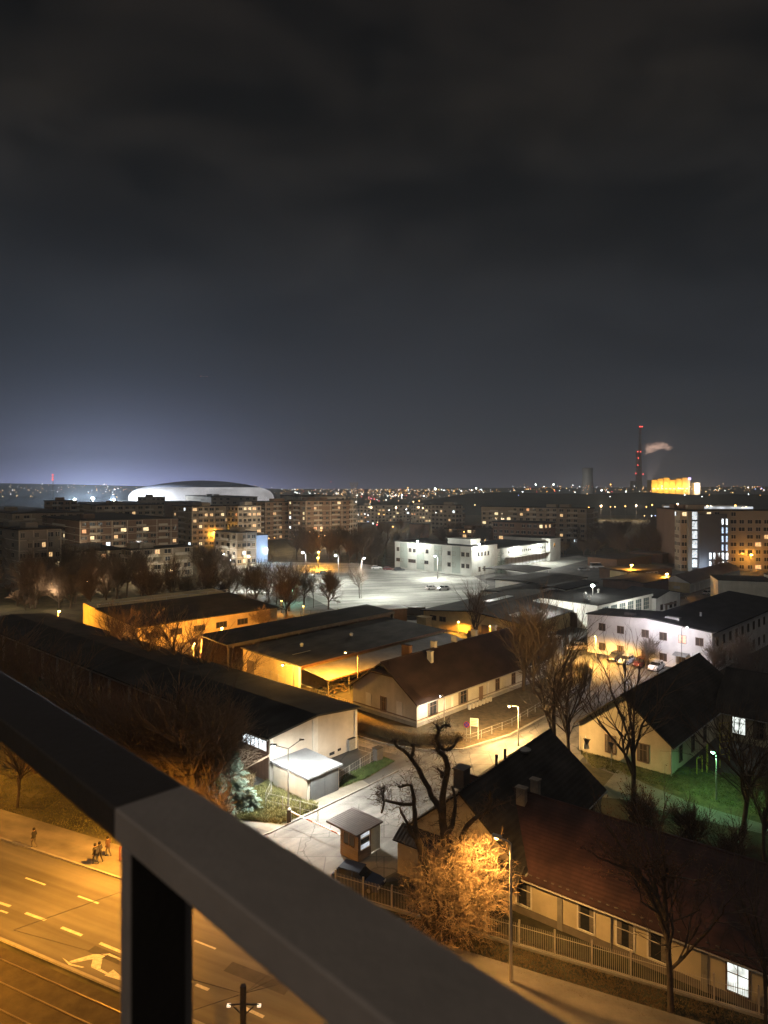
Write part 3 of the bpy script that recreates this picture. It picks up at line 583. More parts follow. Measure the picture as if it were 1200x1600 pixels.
rdr = [o for o in rd.children if o.name.startswith('roof')][0]
cy = ry(803, 1262, 7); 
chimney(rdr, 5.0, Lr-5.6, 4.8, 7.3, .5, .8, mat('sooty_plaster', (.26, .22, .18), .9, .3, 1.5)); chimney(rdr, 6.4, Lr-6.2, 5.2, 7.7, .5, .7, mat('sooty_plaster', (.26, .22, .18), .9, .3, 1.5))
b = MB()
for i in range(int(Lr/.6)): b.box((.0, i*.6, 3.14), (.08, i*.6+.22, 3.24))
b.build('snow_guard', M_rail, rdr)

# ---- garage with white flat roof
ga = W(480, 1215, 2.8); gg = thing('garage', 'small garage with white flat roof and ribbed steel gates beside the lamp post', 'garage', (ga.x, ga.y, 0), R(47))
MB().box((.15, .15, 0), (4.7, 5.9, 2.55)).build('wall', M_plaster, gg)
MB().prism([(-.1, -.1, 2.6), (5, -.1, 2.6), (5, 6.1, 2.75), (-.1, 6.1, 2.75)], (0, 0, .2)).build('roof', mat('white_membrane', (.24, .25, .275), .6, .15, .4), gg)
b = MB(); b.box((.5, .05, .05), (2.5, .15, 2.45)); b.build('gate', mat('ribbed_gate', (.13, .14, .15), .6, .15, 1, tiles=(3.5, 'X'), bump=.6), gg)
b = MB(); b.box((2.55, .05, .05), (4.5, .15, 2.45)); b.build('gate', MC['ribbed_gate'], gg)
# ---- guard booth
c1 = W(559.6, 1348); gb = thing('guard_booth', 'brown guard booth with flat roof at the boom barrier', 'booth', (c1.x, c1.y, 0), R(49))
M_booth = mat('booth_panel', (.16, .13, .12), .7, .15, 2, tiles=(1.5, 'Z'), bump=.3)
MB().box((0, 0, 0), (1.7, 2.2, 2.6)).build('wall', M_booth, gb)
MB().prism([(-.8, -.55, 2.7), (2.7, -.55, 2.7), (2.7, 3.2, 2.82), (-.8, 3.2, 2.82)], (0, 0, .16)).build('roof', mat('booth_roof', (.11, .085, .085), .6, .2, 1, tiles=(1.2, 'X'), bump=.3), gb)
for i in range(3): window(gb, 'R', .42+i*.0+.45, 1.0+i*.5, 1.15, .42, M_dark if i == 1 else lit_window('booth_light', (.85, .93, 1), .8), M_frame, (0, 0), surround=.05)
window(gb, 'L', 1.1, 1.2, 1.3, 1.1, M_dark, M_bframe, (1, 0), surround=.05)
b = MB(); b.box((1.75, .1, 0), (3.1, 1.5, .05)); 
for x in (1.75, 3.0):
    for y in (.1, 1.4): b.box((x, y, .05), (x+.06, y+.06, 2.5))
b.box((1.75, .1, 2.5), (3.06, 1.46, 2.56)); b.build('porch_frame', M_frame, gb)
MB().box((1.82, .12, .1), (2.99, .14, 2.45)).build('porch_glass', mat('frosted_glass', (.45, .50, .52), .3, .2, 2), gb)

# ------------------------------------------------------------------ boundary railing and small yard furniture
fc = thing('street_railing', 'light painted steel picket railing with posts along the street lawn', 'railing')
M_pick = mat('pale_picket_paint', (.42, .38, .32), .6, .15, 3)
t0, t1, s_ = -33, 27.5, 48.6
nb = 24; step = (t1-t0)/nb
for i in range(nb+1):
    t = t0+i*step; p = rp(t, s_); MB().box((-.06, -.06, 0), (.06, .06, 1.95)).build('post', M_pick, fc, loc=p, rz=math.atan2(RD.y, RD.x))
    if i < nb:
        b = MB()
        for z in (.25, 1.45): b.tube(rp(t+.06, s_, z), rp(t+step-.06, s_, z), .025, .025, 4)
        n = 18
        for k in range(n): tt = t+.14+k*(step-.2)/n; b.tube(rp(tt, s_, .1), rp(tt, s_, 1.7), .016, .012, 4)
        b.build('picket_panel', M_pick, fc)
pl = MB(); pl.prism([rp(t0, s_-.12), rp(t1, s_-.12), rp(t1, s_+.12), rp(t0, s_+.12)], (0, 0, .18)); pl.build('footing', M_kerb, fc)
for (x, y) in ((512, 1335), (520, 1325)):
    pass
bp = W(452, 1285); be = W(538, 1307, 1.0)
ba = thing('boom_barrier', 'white and red boom barrier lowered across the gate lane', 'barrier', bp)
MB().box((-.2, -.2, 0), (.2, .2, 1.25)).build('cabinet', mat('barrier_cabinet', (.04, .04, .04), .5, .1, 2), ba)
b = MB(); pv = Vector((0, 0, 1.15)); ev = be - bp; n = 9
for i in range(n): b.tube(pv.lerp(ev, i/n), pv.lerp(ev, (i+1)/n-.001), .06, .06, 6, m=(1 if i % 4 == 3 else 0))
b.build('boom', [mat('barrier_white', (.8, .8, .78), .5, .05, 2), mat('barrier_red', (.45, .12, .08), .5, .1, 2)], ba)
b = MB(); b.lathe([(.1, 0), (.14, .12), (.02, .22)], (0, 0, 1.26), 8); b.build('beacon', MC['barrier_white'], ba)
# small bollards and box beside end of hall
for i, (px, py, lab) in enumerate(((547, 1172, 'grey electric cabinet standing at the corner of the long hall'), (590, 1188, 'dark cabinet beside the tiny chimney post on the lane'))):
    c = W(px, py); cb = thing('utility_cabinet', lab, 'cabinet', c, R(47)); MB().box((-.5, -.4, .1), (.5, .4, 1.5)).build('body', M_rail if i else M_gutter, cb); MB().prism([(-.55, -.45, 1.503), (.55, -.45, 1.503), (.55, .45, 1.503), (-.55, .45, 1.503)], (0, 0, .08)).build('lid', M_felt, cb)
def wire_fence(name, pts, h, lab, m=M_gutter, mesh=True, gap=2.5):
    r = thing(name, lab, 'fence')
    for p, q in zip(pts, pts[1:]):
        L = (q-p).length; n = max(1, round(L/gap))
        for i in range(n+1): MB().tube((0, 0, 0), (0, 0, h), .04, .04, 5).build('post', m, r, loc=p.lerp(q, i/n))
        b = MB()
        for z in ((.1, h*.5, h-.05) if mesh else (h*.55, h-.05)): b.tube(p+Vector((0, 0, z)), q+Vector((0, 0, z)), .018, .018, 4)
        if mesh:
            k = int(L/.5)
            for i in range(k): b.tube(p.lerp(q, i/k)+Vector((0, 0, .1)), p.lerp(q, i/k)+Vector((0, 0, h-.05)), .008, .008, 3)
        b.build('wires', m, r)
    return r
wire_fence('garden_fence', gp((424, 1243), (415, 1262), (497, 1283)), 1.6, 'thin wire fence on the frosty grass between spruce and lamp post')
wire_fence('yard_fence', gp((528, 1225), (594, 1182), (560, 1172)), 1.3, 'low wire fence round the bare yard next to the garage')
wire_fence('lawn_fence', gp((562, 1140), (650, 1163), (735, 1160), (800, 1135), (858, 1100)), 1.1, 'low wire fence inside the curved lawn in front of the gabled house', mesh=False)
wire_fence('mesh_fence', gp((402, 1062), (470, 1092), (545, 1120)), 2.4, 'rusty mesh fence in front of the yellow hall and its canopy')
wire_fence('parapet_railing', [W(167, 955, 4.9)+Vector((0, 0, 0)), W(364, 928, 4.9)], 5.6, 'thin pale rail line above the far edge of the black shed roof', mesh=False, gap=9) if False else None
# stored timber under the canopy
random.seed(5)
b = MB(); cm = Matrix.Rotation(R(47.8), 3, 'Z')
for i in range(420):
    x = random.uniform(.8, 30); y = random.uniform(-5.6, -1.2); p = cm@Vector((x, y, 0)); z = random.uniform(.05, 1.7)*(.5+.5*math.sin(x*1.3)**2)
    a2 = random.uniform(0, 6.28); d2 = Vector((math.cos(a2), math.sin(a2), random.uniform(-.4, .5)))*random.uniform(.3, 1.0); q0 = Vector((yC.x+p.x, yC.y+p.y, z+.2)); b.tube(q0-d2*.5, q0+d2*.5, .05, .04, 4)
tag(b.build('brushwood_heap', mat('cut_wood', (.24, .17, .10), .9, .3, 2)), 'tangled heap of cut branches stored under the pale canopy', 'brushwood', kind='stuff')

# signs
sp = W(729, 1160); sg = thing('no_stopping_sign', 'round red and blue no stopping sign at the lawn kerb', 'road sign', sp)
fd = Vector((-sp.x, -sp.y, 0)).normalized(); rzs = math.atan2(fd.y, fd.x)+math.pi/2
sg.rotation_euler = (0, 0, rzs)
MB().tube((0, .04, 0), (0, .04, 2.7), .03, .03, 6).build('pole', M_gutter, sg)
M_red = mat('sign_red', (.55, .03, .05), .5, .05, 2); M_blue = mat('sign_blue', (.07, .08, .42), .5, .05, 2); M_white = mat('sign_white', (.75, .74, .72), .5, .04, 2)
b = MB(); n = 24
for r0, r1, y, m in ((0, .40, -.0, 0), (0, .33, -.008, 1)):
    b.f.append(tuple(range(len(b.v), len(b.v)+n))); b.m.append(m); b.v += [(r1*math.cos(6.2832*k/n), y, 2.3+r1*math.sin(6.2832*k/n)) for k in range(n)]
b.prism([(-.23, -.016, 2.3-.27), (-.27, -.016, 2.3-.23), (.23, -.016, 2.3+.27), (.27, -.016, 2.3+.23)], (0, .004, 0), 0); b.prism([(.23, -.024, 2.3-.27), (.27, -.024, 2.3-.23), (-.23, -.024, 2.3+.27), (-.27, -.024, 2.3+.23)], (0, .004, 0), 0)
b.lathe([(.40, 0), (.40, .02)], (0, 0, 0), 4) if False else None
b.build('sign_face', [M_red, M_blue], sg)
sp = W(741, 1155); s2 = thing('notice_board', 'pale rectangular notice board on two legs next to the round sign', 'notice board', sp, rzs-.15)
for x in (-.5, .5): MB().tube((x, .03, 0), (x, .03, 2.6), .035, .035, 6).build('leg', M_white, s2)
MB().box((-.55, -.03, 1.7), (.55, .0, 2.75)).build('board', M_white, s2); b = MB(); 
for i in range(4): b.box((-.42, -.036, 2.5-i*.2), (.42-.1*(i % 2), -.031, 2.56-i*.2))
b.build('lettering', mat('sign_orange_text', (.5, .3, .1), .6), s2)
for px, py, lab in ((917, 1192, 'dark backed triangular give way sign by the lit gable'), (955, 1198, 'second triangular sign on the lawn near the gable window')):
    sp = W(px, py); s3 = thing('triangle_sign', lab, 'road sign', sp, rzs-.3); MB().tube((0, .04, 0), (0, .04, 2.6), .03, .03, 6).build('pole', M_gutter, s3)
    MB().prism([(-.45, 0, 2.9), (.45, 0, 2.9), (0, 0, 2.1)], (0, .02, 0)).build('sign_face', M_rail, s3)
sp = W(907, 1180); cb = thing('advert_panel', 'tilted white panel on a post beside the lit gable wall', 'panel', sp, R(20)); MB().tube((0, 0, 0), (0, 0, 2.4), .04, .04, 6).build('pole', M_gutter, cb); MB().prism([(-.2, -.9, 1.1), (.7, -.9, 1.0), (.1, -.9, 2.7)], (0, .05, 0)).build('board', M_white, cb)
tp = W(187, 1349); ts = thing('warning_sign', 'red edged triangular warning sign standing on the pavement', 'road sign', tp, R(55))
b = MB(); P3 = [(-.0, 0, .25), (0, 0, 1.45), (.85, 0, .85)]
for i in range(3): b.tube(P3[i], P3[(i+1) % 3], .05, .05, 6)
b.build('sign_frame', mat('sign_red_dull', (.28, .06, .04), .6), ts); MB().tube((0, .05, 0), (0, .05, 1.4), .03, .03, 6).build('pole', M_gutter, ts)

# playground frames near the green lamp
pgm = mat('yellow_paint', (.42, .36, .06), .6, .15, 3)
def bars(px, py, wd, h, rz, lab, ladder=False):
    c = W(px, py); r = thing('climbing_frame', lab, 'climbing frame', c, R(rz))
    for x in (-wd/2, wd/2): MB().tube((x, 0, 0), (x, 0, h), .07, .07, 6).build('post', pgm, r)
    b = MB()
    for z in ([h-.1] if not ladder else [h*k/7 for k in range(2, 8)]): b.tube((-wd/2, 0, z), (wd/2, 0, z), .045, .045, 6)
    b.build('rung', pgm, r)
bars(1132, 1198, 1.4, 5.2, 20, 'tall yellow ladder frame beside the green lamp', True); bars(1093, 1208, 1.1, 1.9, 35, 'low yellow bar frame nearest the green lit wall'); bars(1105, 1205, 1.0, 3.2, 60, 'yellow bar frame with one tall post near the green lamp')

# ------------------------------------------------------------------ lamps
M_pole = mat('lamp_pole_steel', (.22, .22, .21), .5, .15, 2, metal=.3)
M_polel = mat('lamp_pole_pale', (.50, .47, .40), .5, .1, 2)
B_sod = emat('sodium_bulb', (1, .55, .12), 45); B_led = emat('led_bulb', (.9, .97, 1), 55); B_warm = emat('warm_bulb', (1, .72, .35), 30); B_green = emat('green_bulb', (.35, 1, .55), 14)
def lamp(px, py, h, adx, ady, bulb, col, power, lab, group=None, r=.08, bulb_r=.14, pole=None, Z=None, bend=True, cone=165, kind='SPOT', name='street_lamp', cat='street lamp', both=None):
    p = W(px, py) if Z is None else Vector(((px-600)*Z/F, Z, 0))
    t = thing(name, lab, cat, p, 0, group)
    b = MB(); b.tube((0, 0, 0), (0, 0, h*.15), r*1.5, r*1.2, 8); b.tube((0, 0, h*.15), (0, 0, h), r*1.2, r*.7, 8)
    arm = Vector((adx, ady, 0)); e = Vector((0, 0, h))+arm+Vector((0, 0, arm.length*.15))
    if arm.length > .1:
        pts = [Vector((0, 0, h)), Vector((0, 0, h))+arm*.25+Vector((0, 0, arm.length*.13)), e] if bend else [Vector((0, 0, h)), e]
        b.path(pts, r*.55, 6)
    b.build('pole', pole or M_pole, t)
    hd = MB(); ad = arm.normalized() if arm.length > .1 else Vector((0, -1, 0)); sd = Vector((-ad.y, ad.x, 0))*.16
    q0 = e-ad*.1; q1 = e+ad*.55; hd.prism([q0-sd, q1-sd*.8, q1+sd*.8, q0+sd], (0, 0, .14)); H = hd.build('lamp_head', pole or M_pole, t)
    bb = MB(); bc = e+ad*.25+Vector((0, 0, -.06)); bb.lathe([(bulb_r*.3, -bulb_r*.9), (bulb_r, -bulb_r*.3), (bulb_r, .0), (bulb_r*.5, .05)], bc, 10); bb.build('bulb', bulb, H)
    if power: light(t, bc+Vector((0, 0, -bulb_r-.05)), col, power, kind, max(.1, bulb_r), cone, blend=.5)
    return t
G_av = 'sodium lamps along the avenue'
lamp(798, 1535, 9.25, -.65, .5, B_sod, (1, .50, .12), 2200, 'tall pale street lamp with bent arm in front of the red roofed house', pole=M_polel, r=.10, cone=166)
avl = rp(32, 44.9)
def lampw(p, h, adx, ady, bulb, col, power, lab, **k): 
    px = 600+p.x*F/p.y; return lamp(px, 0, h, adx, ady, bulb, col, power, lab, Z=p.y, **k)
lampw(rp(44, 44.9), 8.2, -.3, -.6, B_sod, SOD, 8500, 'sodium street lamp behind the balcony rail on the avenue pavement', group=G_av)
lampw(rp(76, 44.9), 8.6, -.6, -.9, B_sod, SOD, 10000, 'sodium street lamp over the avenue beyond the left frame edge', group=G_av)
lampw(rp(15, 20.5), 8.0, .4, .9, B_sod, SOD, 12500, 'sodium street lamp beside the tram track below the balcony', group=G_av)
lampw(rp(50, 20), 8.0, .4, .9, B_sod, SOD, 15000, 'sodium street lamp beside the tram track further along', group=G_av)
# double headed LED lamp at the gate
t = lamp(450.5, 1266, 6.3, -1.35, .3, B_led, LED, 1500, 'double armed LED lamp post beside the garage at the gate', bulb_r=.17, bend=False)
b = MB(); b.tube((0, 0, 6.3), (1.25, .3, 7.1), .045, .04, 6); b.box((1.1, .2, 7.08), (1.6, .4, 7.18)); b.build('arm', M_pole, t); light(t, (2.8, .3, 6.95), LED, 4700, 'SPOT', .2, 172)  # light past the dark right arm is added to brighten lane and walls
lamp(498, 1262, 3.2, .2, .2, B_led, LED, 0, 'short grey post by the garage gates without light') if False else None
lamp(810, 1166, 5.0, -.9, .1, B_sod, (1, .58, .20), 7500, 'sodium lamp post on the lane behind the steep black roof', kind='POINT')
lamp(694, 1142, 4.6, -.3, .2, B_led, LED, 700, 'thin white LED lamp post in front of the gabled house wall', bulb_r=.07)
lamp(559, 1100, 7.8, -1.6, -.5, B_sod, SOD, 9000, 'sodium lamp with diagonal arm over the pale canopy')
lamp(459, 1090, 5.0, -1.5, -.1, emat('amber_bulb', (1, .7, .18), 30), (1, .50, .08), 2600, 'low sodium lamp shining on the yellow hall wall', kind='POINT')
lamp(302, 1045, 4.8, .1, -.2, B_sod, (1, .40, .06), 14000, 'sodium lamp behind the bare grove in the sandy yard', bulb_r=.25, kind='POINT')
lamp(346, 1010, 4.0, .1, -.2, B_sod, (1, .40, .06), 5500, 'sodium lamp near the far shed seen through the grove', bulb_r=.25, kind='POINT')
lamp(91, 990, 5.2, .2, -.2, B_sod, SOD, 3500, 'sodium lamp left of the yellow end wall of the far shed', bulb_r=.28, kind='POINT')
lamp(1065, 1068, 9.3, .9, .4, B_led, LED, 0, 'tall curved lamp post before the two storey building, unlit', r=.07); light(tr, (-8, 7, 9.5), (.94, .90, 1), 2400, 'POINT', .3)  # separate light added for the building front, no lamp of its own
lamp(931, 1036, 5.2, -.3, -.6, B_warm, (1, .48, .08), 10000, 'small warm lamp at the left end of the two storey building')
lamp(1119, 1250, 5.2, -.2, -.1, B_green, (.30, 1, .45), 420, 'park lamp glowing green beside the steep roofed house', bulb_r=.24, name='park_lamp', cat='park lamp', cone=168)
# parking lot lamps
for px, py, h, lab in ((588, 948, 14, ''), (529, 911, 9.6, 'white lamp in the middle of the parking lot'), (684, 905, 8.4, 'white lamp over the two white cars on the lot'), (478, 909, 10.3, 'white lamp at the left side of the parking lot'), (571, 942, 13, '')):
    if lab: lamp(px, py, h, -.8, -.3, B_led, LED, 5500, lab, bulb_r=.4, r=.11, cone=175)
light(None, W(640, 925)+Vector((0, 0, 17)), LED, 7000, 'POINT', .5); lamp(565, 935, 12, .5, 0, B_led, LED, 8000, 'tall thin mast lamp at the near edge of the parking lot', bulb_r=.28, r=.08)  # first light is added high over the lot, without a lamp
lamp(497, 890, 5, 0, 0, B_sod, SOD, 8000, 'orange sodium lamp beyond the left side of the parking lot', bulb_r=.45)
lamp(440, 958, 3.4, 0, 0, B_sod, SOD, 700, 'small sodium lamp at the low wall beyond the open shed', bulb_r=.2); lamp(474, 962, 2.6, 0, 0, B_sod, SOD, 500, 'tiny orange lamp above the shed roof edge', bulb_r=.16)
lamp(766, 1002, 3.4, 0, -.3, B_sod, SOD, 1500, 'orange lamp lighting the pale tree beside the depot wall', bulb_r=.25); lamp(716, 990, 2.8, 0, -.3, B_sod, SOD, 1800, 'orange lamp on the yellow depot wall', bulb_r=.22)
lamp(830, 985, 3.4, 0, -.3, B_sod, SOD, 1500, 'sodium lamp behind the tall bare trees by the depot', bulb_r=.15)
# orange lamps, right middle distance
for px, py, z, pw, lab in ((986, 882, 5.5, 6000, 'orange lamp before the dark wood at the van'), (1061, 867, 6, 2500, 'orange lamp beyond the row of garages'), (1173, 866, 7, 1500, 'orange lamp at the right edge below the dormitory'), (1041, 896, 5.5, 6500, 'brightest orange lamp by the end of the garage row'), (1035, 858, 3, 300, 'tiny lamp by the dark shed')):
    Z = (HC-z)*F/(py-HZ); lamp(px, py, z, 0, -.3, B_sod, SOD, pw, lab, Z=Z, bulb_r=.45, r=.08, kind='POINT')
# lamps in the park among the left trees
for px, py, z, col, pw, br, lab in ((138, 908, 3, 'w', 1500, .3, 'warm round lamp at the foot of the left apartments'), (224, 897, 3, 'w', 2600, .35, 'warm wall lamp glowing on the pale apartment gable'), (268, 890, 3, 'w', 900, .28, 'warm lamp under the second lower apartment'), (332, 886, 5, 'l', 1000, .25, 'white lamp on the path between bare trees'), (350, 865, 5, 'l', 1500, .4, 'bright white lamp behind the park trees'), (389, 869, 4, 'w', 900, .5, 'yellow lamp in front of the bluish lit building'), (417, 857, 6, 'l', 600, .35, 'white lamp at the corner of the bluish lit building'), (340, 877, 5, 'w', 600, .2, 'small warm lamp among the park trees'), (337, 831, 8, 's', 4000, .8, 'large orange lamp before the terraced apartments'), (498, 862, 6, 's', 3000, .4, 'orange lamp above the lot trees'), (458, 922, 3.5, 'g', 900, .3, 'greenish lamp low among the trees by the lot'), (372, 864, 5, 'l', 2000, .2, 'small white lamp by the park path')):
    Z = (HC-z)*F/(py-HZ); bl, cl = {'w': (B_warm, WARM), 'l': (B_led, LED), 's': (B_sod, SOD), 'g': (B_green, (.5, 1, .7))}[col]
    lamp(px, py, z, 0, -.2, bl, cl, pw, lab, Z=Z, bulb_r=br, r=.07, kind='POINT')
lamp(395, 925, 6, 0, 0, B_led, LED, 4000, 'white lamp over the pale ground left of the lot', bulb_r=.2, kind='POINT')
lamp(360, 905, 7, 0, 0, B_led, LED, 3000, 'white lamp lighting the park clearing', bulb_r=.2)

# tram pole with cables
tpz = 33.7; tpl = thing('tram_pole', 'steel tram catenary pole with two small floodlights and cables at the bottom of the view', 'catenary pole', Vector(((380-600)*tpz/F, tpz, 0)))
MB().tube((0, 0, 0), (0, 0, 8.5), .19, .15, 12).build('pole', mat('weathered_pole', (.10, .085, .07), .7, .2, 3), tpl)
b = MB()
for s in (-1, 1):
    b.tube((0, 0, 7.6), (s*.75, .2, 7.4), .04, .04, 6); b.tube((0, 0, 7.0), (s*.5, .1, 7.4), .03, .03, 6)
b.build('bracket', M_rail, tpl)
for s in (-1, 1): MB().box((s*.75-.09, .10, 7.34), (s*.75+.09, .26, 7.43)).build('floodlight', emat('dim_flood', (1, .8, .55), 1.2), tpl)
b = MB()
for q in ((9, 6, 8.6), (12, 3, 9.2), (-14, 5, 8.0), (-9, -4, 7.8), (7, 9, 7.9)): b.tube((0, 0, 8.1), q, .014, .014, 4)
b.tube((-14, 5, 8.0), (-2, 14, 8.2), .014, .014, 4); b.build('cable', M_rail, tpl)

# ------------------------------------------------------------------ cars
M_tyre = mat('tyre', (.02, .02, .02), .9, .1, 3); M_rim = mat('rim', (.4, .4, .4), .4, .1, 3, metal=.7); M_cgl = mat('car_glass', (.02, .022, .025), .08, .1, 3, spec=.6)
CM = {}
def car_meshes(kind):
    if kind in CM: return CM[kind]
    van = kind == 'van'
    Lc, Wc, Hc = (5.6, 1.95, 2.3) if van else (4.4, 1.78, 1.46)
    def loft(secs):
        b = MB(); i = 0
        for x, hw0, z0, hw1, z1 in secs: b.v += [(x, -hw0, z0), (x, hw0, z0), (x, hw1, z1), (x, -hw1, z1)]
        n = len(secs)
        for k in range(n-1):
            for j in range(4): b.f.append((k*4+j, k*4+(j+1) % 4, (k+1)*4+(j+1) % 4, (k+1)*4+j)); b.m.append(0)
        b.f += [(3, 2, 1, 0), tuple((n-1)*4+j for j in range(4))]; b.m += [0, 0]; return b
    h = Wc/2
    bel = .95 if not van else 1.15
    body = loft([(-Lc/2, h*.86, .35, h*.8, bel*.72), (-Lc/2+.15, h*.97, .28, h*.92, bel*.96), (-Lc*.22, h, .25, h*.95, bel), (Lc*.18, h, .25, h*.95, bel), (Lc/2-.5, h*.97, .28, h*.88, bel*.86), (Lc/2-.1, h*.9, .3, h*.78, bel*.72), (Lc/2, h*.82, .36, h*.7, bel*.55)])
    if van: cab = loft([(-Lc/2+.1, h*.93, bel-.03, h*.84, Hc-.05), (-Lc*.1, h*.94, bel-.03, h*.84, Hc), (Lc*.2, h*.94, bel-.03, h*.82, Hc-.08), (Lc*.36, h*.9, bel-.06, h*.86, bel)])
    else: cab = loft([(-Lc*.43, h*.86, bel-.03, h*.82, bel+.02), (-Lc*.33, h*.88, bel-.03, h*.74, Hc-.08), (-.1, h*.9, bel-.03, h*.76, Hc), (Lc*.06, h*.9, bel-.03, h*.74, Hc-.05), (Lc*.21, h*.86, bel-.05, h*.82, bel-.01)])
    rf = MB(); x0, x1 = (-Lc/2+.15, Lc*.2) if van else (-Lc*.35, Lc*.09); rf.prism([(x0, -h*.78, Hc-.07), (x1, -h*.77, Hc-.06), (x1, h*.77, Hc-.06), (x0, h*.78, Hc-.07)], (0, 0, .11))
    for sy in (-1, 1):
        for xa in (-.05*Lc, -Lc*.34): rf.prism([(xa-.07, sy*h*.90, bel-.02), (xa+.07, sy*h*.90, bel-.02), (xa+.05, sy*h*.77, Hc-.06), (xa-.05, sy*h*.77, Hc-.06)], (0, sy*.03, 0))
    wh = MB(); wh.tube((0, -.1, 0), (0, .1, 0), .32, .32, 14); ri = MB(); ri.tube((0, -.115, 0), (0, .115, 0), .18, .18, 10)
    hl = MB(); hl.box((-.06, -.18, -.07), (.05, .18, .07))
    CM[kind] = (body, cab, rf, wh.mesh('wheel', M_tyre), ri.mesh('rim', M_rim), hl.mesh('headlight', mat('lens', (.6, .6, .58), .2, .05, 2)), hl.mesh('taillight', mat('tail_lens', (.35, .02, .02), .3, .05, 2)), Lc, Wc, bel)
    return CM[kind]
PM = {}
def car(px, py, deg, col, lab, kind='car', group=None, on=False):
    body, cab, rf, wh, ri, hl, tl, Lc, Wc, bel = car_meshes(kind)
    k = (kind, col)
    if k not in PM:
        m = mat('car_paint_'+''.join('%02d' % int(x*99) for x in col), col, .25, .04, 1, spec=.6); PM[k] = (body.mesh('body', m, False), cab.mesh('cabin_glass', M_cgl), rf.mesh('roof_panel', m))
    r = thing('parked_car' if kind == 'car' else 'parked_van', lab, 'car' if kind == 'car' else 'van', W(px, py), R(deg), group)
    put('body', PM[k][0], r); put('cabin_glass', PM[k][1], r); put('roof_panel', PM[k][2], r)
    for x in (-Lc*.31, Lc*.31):
        for y in (-Wc/2+.1, Wc/2-.1): o = put('wheel', wh, r, (x, y, .32)); put('rim', ri, o)
    for y in (-Wc*.32, Wc*.32): put('headlight', hl, r, (Lc/2-.06, y, bel*.62)); put('taillight', tl, r, (-Lc/2+.05, y, bel*.7))
    return r
WHT = (.75, .75, .76); SIL = (.42, .44, .46); DRK = (.03, .032, .04); MRN = (.10, .025, .025); BLU = (.03, .045, .09)
car(675, 921, 20, WHT, 'white car standing in the middle of the bright lot, left of a pair'); car(692, 922, 200, (.70, .72, .74), 'white car standing in the middle of the bright lot, right of a pair')
car(484, 901, 25, SIL, 'silver car at the left side of the parking lot'); car(502, 898, 200, DRK, 'dark car next to the silver one at the lot side')
car(588, 889, 10, WHT, 'white car parked at the far left corner of the office'); car(607, 891, 5, MRN, 'dark red car parked under the office corner'); car(624, 892, 5, DRK, 'dark car half hidden beside the red car')
car(933, 888, 5, (.72, .74, .78), 'white van parked among the dark sheds', 'van'); car(912, 892, 10, SIL, 'silver car beside the white van'); car(950, 884, 200, DRK, 'dark car behind the white van'); car(893, 905, 30, SIL, 'grey car in front of the van yard')
for x, y, c, l in ((961, 1031, DRK, 'black car parked leftmost before the two storey building'), (979, 1036, SIL, 'silver car parked second before the two storey building'), (1001, 1040, MRN, 'maroon car parked third before the two storey building'), (1025, 1046, WHT, 'white car parked last in the row before the two storey building')): car(x, y, 228, c, l)
car(899, 1015, 190, (.5, .42, .33), 'beige car parked at the warm lamp by the zigzag bays'); car(913, 1008, 195, DRK, 'dark car behind the beige one'); car(862, 998, 20, SIL, 'pale car in the narrow yard by the garage door')
car(1062, 936, 25, DRK, 'dark car on the warm lit drive by the garage row'); car(1108, 929, 25, SIL, 'pale car beside the long garage row'); car(1022, 938, 60, WHT, 'white car by the workshop annex')
car(560, 1383, -25, BLU, 'dark blue car behind the railing near the guard booth')

